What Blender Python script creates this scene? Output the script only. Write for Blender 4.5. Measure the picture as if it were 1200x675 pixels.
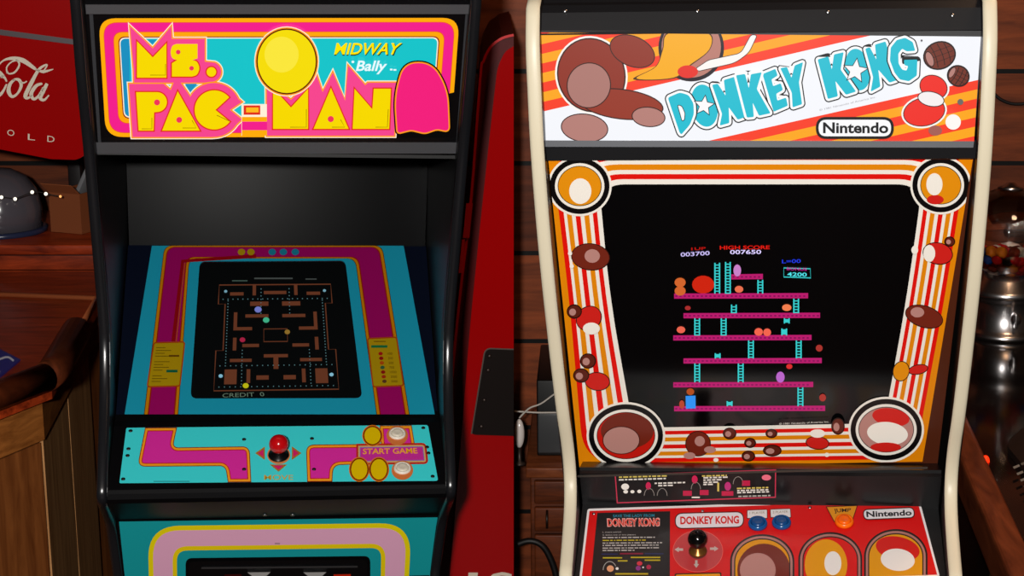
import bpy, bmesh, math, random
from mathutils import Vector, Matrix
from mathutils.geometry import tessellate_polygon

for o in list(bpy.data.objects):
    bpy.data.objects.remove(o)
S = bpy.context.scene
COL = S.collection
R = math.radians
random.seed(7)

# ------------------------------------------------------------------ camera
FPX, PX0, PY0, PITCH, CAMZ = 2200.0, 700.0, 337.5, R(13), 1.95
cd = bpy.data.cameras.new('camera')
cam = bpy.data.objects.new('camera', cd)
COL.objects.link(cam)
cam.location = (0, 0, CAMZ)
cam.rotation_euler = (R(90) - PITCH, 0, 0)
cd.sensor_width = 36
cd.lens = FPX / 1200 * 36
cd.shift_x = -(PX0 - 600) / 1200
cd.clip_start = 0.05
S.camera = cam
# ------------------------------------------------------------------ light
S.view_settings.view_transform = 'Standard'
S.view_settings.look = 'None'
S.view_settings.gamma = 1
S.view_settings.use_curve_mapping = False
S.view_settings.exposure = 0.0
w = bpy.data.worlds.new('world')
S.world = w
w.use_nodes = True
w.node_tree.nodes['Background'].inputs[0].default_value = (1.0, 0.62, 0.4, 1)
w.node_tree.nodes['Background'].inputs[1].default_value = 0.02


def area(name, loc, target, size, power, col=(1, 1, 1)):
    d = bpy.data.lights.new(name, 'AREA')
    d.shape = 'DISK'
    d.size = size
    d.energy = power
    d.color = col
    o = bpy.data.objects.new(name, d)
    COL.objects.link(o)
    o.location = loc
    o.rotation_euler = (Vector(target) - Vector(loc)).to_track_quat('-Z', 'Y').to_euler()
    return o


area('camera_flash', (-0.10, -0.75, 2.22), (-0.1, 3.2, 1.2), 0.10, 150, (1, 0.97, 0.93))
area('added_warm_fill', (0.95, 2.6, 2.6), (0.75, 4.0, 0.9), 0.4, 9, (1, 0.6, 0.34))  # added warm fill to brighten the gumball machine, no lamp seen here

# ------------------------------------------------------------------ basics
CAM = Vector((0, 0, CAMZ))
RIGHT = Vector((1, 0, 0))
UP = Vector((0, math.sin(PITCH), math.cos(PITCH)))
FWD = Vector((0, math.cos(PITCH), -math.sin(PITCH)))


def ray(x, y):
    return RIGHT * ((x - PX0) / FPX) + UP * ((PY0 - y) / FPX) + FWD


def at(x, y, D):
    return CAM + ray(x, y) * D


def at_z(x, y, z):
    r = ray(x, y)
    return CAM + r * ((z - CAMZ) / r.z)


def at_Y(x, y, Y):
    r = ray(x, y)
    return CAM + r * (Y / r.y)


def lin(h):
    h = h.lstrip('#')
    out = []
    for i in (0, 2, 4):
        c = int(h[i:i + 2], 16) / 255
        out.append(c / 12.92 if c <= 0.04045 else ((c + 0.055) / 1.055) ** 2.4)
    return tuple(out)


MATS = {}


def M(h, rough=0.4, metal=0.0, emit=0.0, spec=0.35, coat=0.0):
    key = (h, rough, metal, emit, spec, coat)
    if key in MATS:
        return MATS[key]
    m = bpy.data.materials.new('surface_' + h.lstrip('#'))
    m.use_nodes = True
    b = m.node_tree.nodes['Principled BSDF']
    c = lin(h)
    b.inputs['Base Color'].default_value = (*(c if not emit else tuple(x * 0.12 for x in c)), 1)
    b.inputs['Roughness'].default_value = rough
    b.inputs['Metallic'].default_value = metal
    b.inputs['Specular IOR Level'].default_value = spec
    b.inputs['Coat Weight'].default_value = coat
    if emit:
        b.inputs['Emission Color'].default_value = (*c, 1)
        b.inputs['Emission Strength'].default_value = emit
    MATS[key] = m
    return m


def wood(name, dark, light, scale=(1, 1, 1), rough=0.35, plank=None, coat=0.0):
    """procedural wood; plank=(axis, width) adds board joints along an axis"""
    m = bpy.data.materials.new(name)
    m.use_nodes = True
    nt = m.node_tree
    b = nt.nodes['Principled BSDF']
    tc = nt.nodes.new('ShaderNodeTexCoord')
    mp = nt.nodes.new('ShaderNodeMapping')
    mp.inputs['Scale'].default_value = scale
    nt.links.new(tc.outputs['Object'], mp.inputs['Vector'])
    n = nt.nodes.new('ShaderNodeTexNoise')
    n.inputs['Scale'].default_value = 6
    n.inputs['Detail'].default_value = 7
    n.inputs['Roughness'].default_value = 0.65
    n.inputs['Distortion'].default_value = 0.6
    nt.links.new(mp.outputs[0], n.inputs['Vector'])
    r = nt.nodes.new('ShaderNodeValToRGB')
    r.color_ramp.elements[0].position = 0.3
    r.color_ramp.elements[0].color = (*lin(dark), 1)
    r.color_ramp.elements[1].position = 0.72
    r.color_ramp.elements[1].color = (*lin(light), 1)
    nt.links.new(n.outputs['Fac'], r.inputs[0])
    out = r.outputs[0]
    if plank:
        ax, wd = plank
        sep = nt.nodes.new('ShaderNodeSeparateXYZ')
        nt.links.new(tc.outputs['Object'], sep.inputs[0])
        dv = nt.nodes.new('ShaderNodeMath'); dv.operation = 'DIVIDE'
        nt.links.new(sep.outputs[ax], dv.inputs[0]); dv.inputs[1].default_value = wd
        fl = nt.nodes.new('ShaderNodeMath'); fl.operation = 'FLOOR'
        nt.links.new(dv.outputs[0], fl.inputs[0])
        wn = nt.nodes.new('ShaderNodeTexWhiteNoise'); wn.noise_dimensions = '1D'
        nt.links.new(fl.outputs[0], wn.inputs['W'])
        mr = nt.nodes.new('ShaderNodeMapRange')
        mr.inputs['To Min'].default_value = 0.6; mr.inputs['To Max'].default_value = 1.25
        nt.links.new(wn.outputs['Value'], mr.inputs['Value'])
        fr = nt.nodes.new('ShaderNodeMath'); fr.operation = 'FRACT'
        nt.links.new(dv.outputs[0], fr.inputs[0])
        gt = nt.nodes.new('ShaderNodeMath'); gt.operation = 'GREATER_THAN'; gt.inputs[1].default_value = 0.05
        nt.links.new(fr.outputs[0], gt.inputs[0])
        ml = nt.nodes.new('ShaderNodeMath'); ml.operation = 'MULTIPLY'
        nt.links.new(mr.outputs[0], ml.inputs[0]); nt.links.new(gt.outputs[0], ml.inputs[1])
        mx = nt.nodes.new('ShaderNodeVectorMath'); mx.operation = 'SCALE'
        nt.links.new(out, mx.inputs[0]); nt.links.new(ml.outputs[0], mx.inputs['Scale'])
        out = mx.outputs[0]
    nt.links.new(out, b.inputs['Base Color'])
    b.inputs['Roughness'].default_value = rough
    b.inputs['Specular IOR Level'].default_value = .18
    b.inputs['Coat Weight'].default_value = coat
    return m


class MB:
    """collects world-space faces; build() links them as ONE mesh object"""

    def __init__(s):
        s.v, s.f, s.m, s.mats, s.sm = [], [], [], [], []

    def mi(s, mat):
        if mat not in s.mats:
            s.mats.append(mat)
        return s.mats.index(mat)

    def face(s, pts, mat, smooth=False):
        i = len(s.v)
        s.v += [Vector(p) for p in pts]
        s.f.append(list(range(i, i + len(pts))))
        s.m.append(s.mi(mat)); s.sm.append(smooth)

    def mesh(s, verts, faces, mat, smooth=False):
        i = len(s.v)
        s.v += [Vector(p) for p in verts]
        k = s.mi(mat)
        for f in faces:
            s.f.append([a + i for a in f]); s.m.append(k); s.sm.append(smooth)
        return s

    def tess(s, loops2d, loops3d, mat):
        tris = tessellate_polygon([[Vector((p[0], p[1], 0)) for p in l] for l in loops2d])
        vs = [p for l in loops3d for p in l]
        s.mesh(vs, [t for t in tris], mat)

    def box(s, c, size, mat, rot=None, bev=0.0):
        c = Vector(c); hx, hy, hz = [a / 2 for a in size]
        bm = bmesh.new()
        bmesh.ops.create_cube(bm, size=1)
        for v in bm.verts:
            v.co = Vector((v.co.x * hx * 2, v.co.y * hy * 2, v.co.z * hz * 2))
        if bev:
            bmesh.ops.bevel(bm, geom=list(bm.edges), offset=bev, segments=3, affect='EDGES', profile=0.5)
        bm.verts.index_update()
        vs = [(rot @ v.co if rot else v.co) + c for v in bm.verts]
        s.mesh(vs, [[v.index for v in f.verts] for f in bm.faces], mat, bool(bev))
        bm.free()
        return s

    def prism(s, poly2d, f_front, f_back, mat, smooth=False):
        """poly2d list; f_front / f_back map a 2D point to 3D"""
        a = [f_front(p) for p in poly2d]; b = [f_back(p) for p in poly2d]
        s.tess([poly2d], [a], mat); s.tess([poly2d], [b], mat)
        n = len(a)
        for i in range(n):
            j = (i + 1) % n
            s.face([a[i], a[j], b[j], b[i]], mat, smooth)
        return s

    def lathe(s, prof, o, axis, mat, n=32):
        o = Vector(o); ax = Vector(axis).normalized()
        t = ax.orthogonal().normalized(); u = ax.cross(t)
        vs, fs = [], []
        for (r, h) in prof:
            for k in range(n):
                a = 2 * math.pi * k / n
                vs.append(o + ax * h + (t * math.cos(a) + u * math.sin(a)) * r)
        for i in range(len(prof) - 1):
            for k in range(n):
                k2 = (k + 1) % n
                fs.append([i * n + k, i * n + k2, (i + 1) * n + k2, (i + 1) * n + k])
        s.mesh(vs, fs, mat, True)
        if prof[0][0] > 1e-5: s.face([vs[k] for k in range(n)], mat)
        if prof[-1][0] > 1e-5: s.face([vs[(len(prof) - 1) * n + k] for k in range(n)], mat)
        return s

    def ball(s, o, r, mat, sc=(1, 1, 1), n=24):
        vs, fs = [], []
        m = n // 2
        for i in range(m + 1):
            for k in range(n):
                th = math.pi * i / m; ph = 2 * math.pi * k / n
                vs.append(Vector(o) + Vector((r * sc[0] * math.sin(th) * math.cos(ph), r * sc[1] * math.sin(th) * math.sin(ph), r * sc[2] * math.cos(th))))
        for i in range(m):
            for k in range(n):
                k2 = (k + 1) % n
                fs.append([i * n + k, i * n + k2, (i + 1) * n + k2, (i + 1) * n + k])
        return s.mesh(vs, fs, mat, True)

    def tube(s, pts, r, mat, n=10, cap=True):
        pts = [Vector(p) for p in pts]
        rr = r if isinstance(r, (list, tuple)) else [r] * len(pts)
        vs, fs = [], []
        prev = None
        for i, p in enumerate(pts):
            d = (pts[min(i + 1, len(pts) - 1)] - pts[max(i - 1, 0)]).normalized()
            t = d.orthogonal().normalized() if prev is None else (prev - d * prev.dot(d)).normalized()
            prev = t
            u = d.cross(t)
            for k in range(n):
                a = 2 * math.pi * k / n
                vs.append(p + (t * math.cos(a) + u * math.sin(a)) * rr[i])
        for i in range(len(pts) - 1):
            for k in range(n):
                k2 = (k + 1) % n
                fs.append([i * n + k, i * n + k2, (i + 1) * n + k2, (i + 1) * n + k])
        if cap:
            fs.append(list(range(n))[::-1]); fs.append([(len(pts) - 1) * n + k for k in range(n)])
        return s.mesh(vs, fs, mat, True)

    def build(s, name, root=None, parent=None, weld=True):
        inv = root['_inv'] if root is not None else Matrix.Identity(4)
        if root is not None:
            inv = Matrix([list(r) for r in inv])
        me = bpy.data.meshes.new(name)
        me.from_pydata([inv @ v for v in s.v], [], s.f)
        for m in s.mats:
            me.materials.append(m)
        me.polygons.foreach_set('material_index', s.m)
        me.polygons.foreach_set('use_smooth', s.sm)
        me.update()
        if weld:
            bm = bmesh.new(); bm.from_mesh(me)
            bmesh.ops.remove_doubles(bm, verts=bm.verts, dist=1e-6)
            bmesh.ops.recalc_face_normals(bm, faces=bm.faces)
            bm.to_mesh(me); bm.free()
        o = bpy.data.objects.new(name, me)
        COL.objects.link(o)
        p = parent if parent is not None else root
        if p is not None:
            o.parent = p
        return o


ROOTS = []


def thing(name, label, cat, mat=None, loc=None, group=None):
    o = bpy.data.objects.new(name, None)
    COL.objects.link(o)
    mat = mat if mat is not None else Matrix.Translation(loc)
    o.matrix_world = mat
    o['_inv'] = [list(r) for r in mat.inverted()]
    ROOTS.append(o)
    o.empty_display_size = 0.1
    o['label'] = label; o['category'] = cat
    if group: o['group'] = group
    return o


def tag(o, label, cat, group=None):
    """a thing that is one mesh: move its origin to its base"""
    me = o.data
    xs = [v.co.x for v in me.vertices]; ys = [v.co.y for v in me.vertices]; zs = [v.co.z for v in me.vertices]
    c = Vector(((min(xs) + max(xs)) / 2, (min(ys) + max(ys)) / 2, min(zs)))
    me.transform(Matrix.Translation(-c)); o.location = c
    o['label'] = label; o['category'] = cat
    if group: o['group'] = group
    return o


def struct(o):
    o['kind'] = 'structure'
    return o


# ------------------------------------------------------------------ 2D outlines (photo pixels)
def rpoly(pts, seg=7):
    """polygon whose vertices may carry a corner radius (x, y, r)"""
    out = []
    n = len(pts)
    for i, p in enumerate(pts):
        r = p[2] if len(p) > 2 else 0
        if not r:
            out.append((p[0], p[1])); continue
        a = Vector(pts[i - 1][:2]); b = Vector(p[:2]); c = Vector(pts[(i + 1) % n][:2])
        d1 = (a - b); d2 = (c - b)
        t = min(r, d1.length * 0.49, d2.length * 0.49)
        p1 = b + d1.normalized() * t; p2 = b + d2.normalized() * t
        for k in range(seg + 1):
            s = k / seg
            q = p1 * (1 - s) ** 2 + b * 2 * s * (1 - s) + p2 * s * s
            # bulge towards a circular corner
            out.append((q.x, q.y))
    return out


def rect(x0, y0, x1, y1, r=0):
    return rpoly([(x0, y0, r), (x1, y0, r), (x1, y1, r), (x0, y1, r)])


def ell(cx, cy, rx, ry, n=40, rot=0.0):
    c, s = math.cos(rot), math.sin(rot)
    o = []
    for k in range(n):
        a = 2 * math.pi * k / n
        x, y = rx * math.cos(a), ry * math.sin(a)
        o.append((cx + x * c - y * s, cy + x * s + y * c))
    return o


def arc(cx, cy, r, a0, a1, n=24):
    return [(cx + r * math.cos(R(a0 + (a1 - a0) * k / n)), cy + r * math.sin(R(a0 + (a1 - a0) * k / n))) for k in range(n + 1)]


def grow(poly, d):
    """offset a closed outline outwards by d pixels (negative: inwards)"""
    n = len(poly)
    A = sum(poly[i][0] * poly[(i + 1) % n][1] - poly[(i + 1) % n][0] * poly[i][1] for i in range(n))
    sg = 1 if A > 0 else -1
    out = []
    for i in range(n):
        a, b, c = Vector(poly[i - 1]), Vector(poly[i]), Vector(poly[(i + 1) % n])
        d1, d2 = (b - a), (c - b)
        if d1.length < 1e-6 or d2.length < 1e-6:
            out.append(tuple(b)); continue
        n1 = Vector((d1.y, -d1.x)).normalized() * sg; n2 = Vector((d2.y, -d2.x)).normalized() * sg
        m = n1 + n2
        if m.length < 1e-3:
            out.append(tuple(b)); continue
        m.normalize()
        k = max(m.dot(n1), 0.45)
        q = b + m * (d / k)
        out.append((q.x, q.y))
    return out


def stroke(path, wd, closed=False):
    n = len(path)
    L, Rr = [], []
    ws = wd if isinstance(wd, (list, tuple)) else [wd] * n
    for i, p in enumerate(path):
        a = Vector(path[i - 1] if (i or closed) else path[i]); c = Vector(path[(i + 1) % n] if (i < n - 1 or closed) else path[i])
        d = (c - a)
        if d.length < 1e-6: d = Vector((1, 0))
        d.normalize()
        nn = Vector((-d.y, d.x)) * ws[i] / 2
        L.append((p[0] + nn.x, p[1] + nn.y)); Rr.append((p[0] - nn.x, p[1] - nn.y))
    return L, Rr


def spline(pts, n=8, closed=False):
    out = []
    m = len(pts)
    rng = range(m if closed else m - 1)
    for i in rng:
        g = lambda k: Vector(pts[k % m]) if closed else Vector(pts[max(0, min(m - 1, k))])
        p0, p1, p2, p3 = g(i - 1), g(i), g(i + 1), g(i + 2)
        for k in range(n):
            t = k / n
            q = 0.5 * ((2 * p1) + (p2 - p0) * t + (2 * p0 - 5 * p1 + 4 * p2 - p3) * t * t + (3 * p1 - p0 - 3 * p2 + p3) * t ** 3)
            out.append(tuple(q))
    if not closed: out.append(tuple(pts[-1]))
    return out


def clip(poly, conv):
    n = len(conv)
    A = sum(conv[i][0] * conv[(i + 1) % n][1] - conv[(i + 1) % n][0] * conv[i][1] for i in range(n))
    sg = 1 if A > 0 else -1
    out = list(poly)
    for i in range(n):
        a, b = conv[i], conv[(i + 1) % n]
        ins = lambda p: sg * ((b[0] - a[0]) * (p[1] - a[1]) - (b[1] - a[1]) * (p[0] - a[0])) >= -1e-9
        src, out = out, []
        for k in range(len(src)):
            p, q = src[k - 1], src[k]
            ip, iq = ins(p), ins(q)
            if ip != iq:
                den = (b[0] - a[0]) * (q[1] - p[1]) - (b[1] - a[1]) * (q[0] - p[0])
                t = -((b[0] - a[0]) * (p[1] - a[1]) - (b[1] - a[1]) * (p[0] - a[0])) / den
                out.append((p[0] + t * (q[0] - p[0]), p[1] + t * (q[1] - p[1])))
            if iq: out.append(q)
        if not out: return []
    return out


def star(cx, cy, r, r2=0.42, rot=-90):
    return [(cx + (r if k % 2 == 0 else r * r2) * math.cos(R(rot + 36 * k)), cy + (r if k % 2 == 0 else r * r2) * math.sin(R(rot + 36 * k))) for k in range(10)]


_tc = {}


def glyphs(txt, bold=0.0, shear=0.0, space=1.0):
    key = (txt, bold, shear, space)
    if key in _tc: return _tc[key]
    cu = bpy.data.curves.new('lettering', 'FONT')
    cu.body = txt; cu.offset = bold; cu.shear = shear; cu.space_character = space
    cu.resolution_u = 3
    o = bpy.data.objects.new('lettering', cu)
    COL.objects.link(o)
    dg = bpy.context.evaluated_depsgraph_get()
    me = o.evaluated_get(dg).to_mesh()
    vs = [(v.co.x, v.co.y) for v in me.vertices]
    fs = [list(p.vertices) for p in me.polygons]
    o.evaluated_get(dg).to_mesh_clear()
    bpy.data.objects.remove(o); bpy.data.curves.remove(cu)
    x0, x1 = min(v[0] for v in vs), max(v[0] for v in vs)
    y0, y1 = min(v[1] for v in vs), max(v[1] for v in vs)
    vs = [((x - x0) / (x1 - x0), (y1 - y) / (y1 - y0)) for x, y in vs]
    _tc[key] = (vs, fs)
    return _tc[key]


# ------------------------------------------------------------------ panels: real planes that carry printed artwork
class Panel:
    def __init__(s, p, n):
        s.p = Vector(p); s.n = Vector(n).normalized()
        if s.n.dot(CAM - s.p) < 0: s.n = -s.n

    def px(s, x, y, lift=0.0):
        r = ray(x, y)
        t = (s.p + s.n * lift - CAM).dot(s.n) / r.dot(s.n)
        return CAM + r * t

    def back(s, x, y, lift=0.0):      # straight behind the surface point
        return s.px(x, y) + s.n * lift


class Art:
    """printed layers on a panel, all in one mesh"""

    def __init__(s, panel, mb, lift=0.0, step=0.00022, kw=None):
        s.P, s.mb, s.l, s.step, s.kw = panel, mb, lift, step, kw or {}

    def up(s, k=1):
        s.l += s.step * k
        return s

    def poly(s, pts, col, holes=(), up=True, **kw):
        if len(pts) < 3: return s
        if up: s.up()
        mat = col if not isinstance(col, str) else M(col, **{**s.kw, **kw})
        loops = [pts] + list(holes)
        s.mb.tess(loops, [[s.P.px(x, y, s.l) for x, y in l] for l in loops], mat)
        return s

    def line(s, path, wd, col, up=True, closed=False, **kw):
        if up: s.up()
        mat = M(col, **{**s.kw, **kw})
        L, Rr = stroke(path, wd, closed)
        n = len(path)
        for i in range(n if closed else n - 1):
            j = (i + 1) % n
            s.mb.face([s.P.px(*q, s.l) for q in (L[i], L[j], Rr[j], Rr[i])], mat)
        return s

    def text(s, txt, quad, col, bold=0.0, shear=0.0, up=True, space=1.0, **kw):
        """quad: TL, TR, BR, BL pixels the lettering fills"""
        if up: s.up()
        mat = M(col, **{**s.kw, **kw})
        vs, fs = glyphs(txt, bold, shear, space)
        if len(quad) == 2:
            (a, b), (c, d) = quad
            quad = [(a, b), (c, b), (c, d), (a, d)]
        tl, tr, br, bl = [Vector(q) for q in quad]
        P = []
        for u, v in vs:
            q = (tl * (1 - u) + tr * u) * (1 - v) + (bl * (1 - u) + br * u) * v
            P.append(s.P.px(q.x, q.y, s.l))
        s.mb.mesh(P, fs, mat)
        return s


class Cab:
    """upright cabinet whose centre plane holds the camera"""

    def __init__(s, xc, sta):
        s.xc = xc
        th = math.atan((xc - PX0) / FPX)
        s.n = (RIGHT * math.cos(th) - FWD * math.sin(th)).normalized()
        s.yl = Vector((0, 0, 1)).cross(s.n).normalized()
        s.zl = s.n.cross(s.yl)
        s.cos = math.cos(th)
        s.sta = [(y, s.D(w_, W), W) for (y, w_, W) in sta]
        p = s.pt(sta[len(sta) // 2][0], s.sta[len(sta) // 2][1])
        s.o = p - s.zl * (p.z / s.zl.z)
        m = Matrix([[s.n.x, s.yl.x, s.zl.x, s.o.x], [s.n.y, s.yl.y, s.zl.y, s.o.y], [s.n.z, s.yl.z, s.zl.z, s.o.z], [0, 0, 0, 1]])
        s.m = m; s.inv = m.inverted()

    def D(s, hw, W):
        return FPX * W / (hw * s.cos)

    def pt(s, y, D):
        return at(s.xc, y, D)

    def loc(s, y, D):
        q = s.inv @ s.pt(y, D)
        return q.y, q.z

    def sideD(s, y):
        a = s.sta
        for i in range(len(a) - 1):
            if a[i][0] <= y <= a[i + 1][0]:
                t = (y - a[i][0]) / (a[i + 1][0] - a[i][0])
                return a[i][1] * (1 - t) + a[i + 1][1] * t
        return a[-1][1]

    def W(s, z):
        """half width of the tapered body at local height z"""
        pr = s.profile
        zs = sorted((p[1], p[2]) for p in pr)
        if z <= zs[0][0]: return zs[0][1]
        for i in range(len(zs) - 1):
            if zs[i][0] <= z <= zs[i + 1][0]:
                t = (z - zs[i][0]) / max(1e-6, zs[i + 1][0] - zs[i][0])
                return zs[i][1] * (1 - t) + zs[i + 1][1] * t
        return zs[-1][1]

    def wp(s, x, y, z):
        return s.m @ Vector((x, y, z))

    def panel(s, y1, D1, y2, D2):
        a, b = s.pt(y1, D1), s.pt(y2, D2)
        return Panel(a, s.n.cross(b - a))

    def span(s, mb, prof, mat, inset=0.018, thick=0.006, smooth=False):
        """a sheet across the cabinet following local (y, z) points"""
        fr = []; bk = []
        for i, (y, z) in enumerate(prof):
            a = prof[max(i - 1, 0)]; c = prof[min(i + 1, len(prof) - 1)]
            d = Vector((c[0] - a[0], c[1] - a[1])).normalized()
            nn = Vector((d.y, -d.x))          # points back/inside for a top-to-bottom profile
            if nn.x < 0 and abs(nn.x) > 0.2: nn = -nn
            Wd = s.W(z) - inset
            fr.append((s.wp(-Wd, y, z), s.wp(Wd, y, z)))
            bk.append((s.wp(-Wd, y + nn.x * thick, z + nn.y * thick), s.wp(Wd, y + nn.x * thick, z + nn.y * thick)))
        n = len(prof)
        for i in range(n - 1):
            mb.face([fr[i][0], fr[i][1], fr[i + 1][1], fr[i + 1][0]], mat, smooth)
            mb.face([bk[i][0], bk[i][1], bk[i + 1][1], bk[i + 1][0]], mat)
            for k in (0, 1):
                mb.face([fr[i][k], fr[i + 1][k], bk[i + 1][k], bk[i][k]], mat)
        mb.face([fr[0][0], fr[0][1], bk[0][1], bk[0][0]], mat)
        mb.face([fr[-1][0], fr[-1][1], bk[-1][1], bk[-1][0]], mat)
        return mb

    def sides(s, root, front, depth_back, t, side_mat, edge_mat, mw, h, sharp=0):
        """front: local (y, z, W) from top to floor"""
        s.profile = front
        out = front + [(depth_back, 0.0, front[-1][2]), (depth_back, front[0][1], front[0][2])]
        for sg in (-1, 1):
            mb = MB()
            p2 = [(y, z) for y, z, W in out]
            a = [s.wp(sg * W, y, z) for y, z, W in out]
            b = [s.wp(sg * (W - t), y, z) for y, z, W in out]
            mb.tess([p2], [a], side_mat); mb.tess([p2], [b], side_mat)
            n = len(out)
            for i in range(n):
                j = (i + 1) % n
                mb.face([a[i], a[j], b[j], b[i]], side_mat)
            sp = mb.build('side_panel', root)
            # edge moulding, a half-round strip
            mm = MB()
            K = 6
            rows = []
            for i, (y, z, W) in enumerate(front):
                p = front[max(i - 1, 0)]; q = front[min(i + 1, len(front) - 1)]
                d = Vector((q[0] - p[0], q[1] - p[1])).normalized()
                nn = Vector((d.y, -d.x))
                if nn.dot(Vector((-1, 0.6))) < 0: nn = -nn
                row = []
                for k in range(K + 1):
                    ph = math.pi * k / K
                    xx = W - mw / 2 + (mw / 2 + 0.0006) * math.cos(ph)
                    hh = h * math.sin(ph) ** 0.7 if 0 < k < K else -0.0005
                    row.append(s.wp(sg * xx, y + nn.x * hh, z + nn.y * hh))
                rows.append(row)
            vs = [p for r in rows for p in r]
            fs = []
            for i in range(len(rows) - 1):
                for k in range(K):
                    fs.append([i * (K + 1) + k, i * (K + 1) + k + 1, (i + 1) * (K + 1) + k + 1, (i + 1) * (K + 1) + k])
            mm.mesh(vs, fs, edge_mat, True)
            mm.build('edge_molding', root, sp)


def smooth_profile(p, n=4):
    out = []
    for i in range(len(p) - 1):
        g = lambda k: Vector(p[max(0, min(len(p) - 1, k))])
        p0, p1, p2, p3 = g(i - 1), g(i), g(i + 1), g(i + 2)
        for k in range(n):
            t = k / n
            q = 0.5 * ((2 * p1) + (p2 - p0) * t + (2 * p0 - 5 * p1 + 4 * p2 - p3) * t * t + (3 * p1 - p0 - 3 * p2 + p3) * t ** 3)
            out.append(tuple(q))
    out.append(tuple(p[-1]))
    return out


def screw(P, x, y, r, mat, name, root, parent, hole=None):
    mb = MB()
    o = P.px(x, y, 0.0035)
    mb.lathe([(r, 0), (r, 0.0008), (r * 0.6, 0.0016), (0, 0.0018)], o, P.n, mat, 14)
    return mb.build(name, root, parent)


# ------------------------------------------------------------------ setting
WALLY = 4.75
m_wall = wood('wall_boards', '#4c2210', '#8e4420', (0.5, 1, 5), 0.5, (2, 0.235))
mb = MB(); mb.box((0, WALLY + 0.06, 1.35), (7.0, 0.12, 2.7), m_wall)
struct(mb.build('wall_back'))
mb = MB(); mb.box((0, 2.0, -0.05), (7.0, 6.5, 0.1), wood('floor_boards', '#2a130a', '#4d2814', (1, 6, 1), 0.5, (0, 0.14)))
struct(mb.build('floor'))
mb = MB(); mb.box((0, 2.0, 2.75), (7.0, 6.5, 0.1), wood('ceiling_boards', '#3a1e10', '#5c3219', (6, 1, 1), 0.6, (0, 0.2)))
struct(mb.build('ceiling'))

BLK = M('#0b0b0c', 0.32, spec=0.5)
BLKG = M('#08080a', 0.16, spec=0.5)
BLKM = M('#101012', 0.5)
STEEL = M('#b9bcc0', 0.28, 1.0)

# ================================================================== LEFT CABINET
LS = [(0, 241, .325), (50, 237, .3245), (100, 233, .324), (170, 226, .3225), (250, 219, .319), (330, 212, .3155), (370, 208.8, .3135),
      (400, 207.2, .3125), (440, 206.8, .3115), (480, 207.5, .3105), (520, 208.8, .3095), (560, 210, .309), (578, 210.3, .309), (587, 209, .309),
      (596, 205.5, .3085), (612, 200, .306), (640, 195.5, .303), (675, 191, .300)]
A = Cab(327, LS)
ra = thing('arcade_cabinet', 'black arcade cabinet with turquoise and magenta bands and a red ball joystick',
           'arcade machine', mat=A.m)
pr = [(*A.loc(y, D), W) for (y, D, W) in A.sta]
pr = smooth_profile(pr, 3)
y0_, z0_ = pr[0][0], pr[0][1]
ln = pr[-1]
front = [(y0_ + 0.06, z0_ + 0.16, .326), (y0_ - 0.005, z0_ + 0.13, .326), (y0_ - 0.012, z0_ + 0.06, .3255)] + pr + [(ln[0] + 0.004, ln[1] - 0.1, .299), (ln[0] + 0.005, 0.10, .299), (ln[0] + 0.03, 0.06, .299), (ln[0] + 0.03, 0.004, .299)]
BACKA = A.loc(288, 3.78)[0] + 0.13
edgeA = M('#17181b', 0.24, spec=0.6)
A.sides(ra, front, BACKA, 0.018, M('#0d0d0f', 0.35, spec=0.5), edgeA, 0.0165, 0.005)
ZTOP = z0_ + 0.16
# carcass
mb = MB(); A.span(mb, [(BACKA - 0.012, ZTOP - 0.01), (BACKA - 0.012, 0.02)], BLKM, 0.018, 0.008)
mb.build('back_panel', ra)
mb = MB(); A.span(mb, [(y0_ + 0.065, ZTOP - 0.008), (BACKA - 0.01, ZTOP - 0.008)], BLKM, 0.018, 0.004)
mb.build('top_panel', ra)
mqt = A.loc(-24, A.sideD(0) + 0.02)
mb = MB(); A.span(mb, [(y0_ + 0.065, ZTOP - 0.006), (y0_ + 0.012, ZTOP - 0.03), (mqt[0] + .002, mqt[1] - .004)], BLK, 0.0185, 0.005)
mb.build('header', ra)
# marquee
PMq = A.panel(0, A.sideD(0) + 0.022, 175, A.sideD(175) + 0.03)
mb = MB()
q = [(94, -26), (560, -26), (541, 181), (112, 181)]
mb.prism(q, lambda p: PMq.px(*p), lambda p: PMq.back(*p, -0.012), BLKG)
ar = Art(PMq, mb, 0.0006, kw=dict(emit=0.92, rough=0.25))
fr0 = rpoly([(115.5, 21.5, 20), (538.5, 21, 20), (528, 161, 13), (124, 160.5, 18)])
YEL, ORG, MAG, PNK, CYN, RED, CRM = '#f6d800', '#ffa800', '#f21f8c', '#f5468f', '#17c3c9', '#e0301c', '#fff2cf'
frq = [(115.5, 21.5), (538.5, 21), (528, 161), (124, 160.5)]


def fri(d): return rpoly([(x, y, max(20 - .55 * d, 7)) for x, y in grow(frq, -d)])


for d, c in ((0, '#ffab0a'), (4.6, '#e84a2a'), (5.4, MAG), (15.6, '#e84a2a'), (16.4, '#ffa60a'), (21.4, '#8c1a12'), (22.6, '#fff0d8'), (23.8, CYN)):
    ar.poly(fri(d), c)
ar.poly(clip(fri(23.8), [(120, 30), (152, 30), (152, 150), (120, 150)]), '#1b8fbf')
ar.poly(clip(fr0, [(463, 125), (545, 105), (545, 170), (463, 170)]), '#060606')


def aA(l): return [(115 + x / 4.5, 15 + y / 4.5) for x, y in l]


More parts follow.
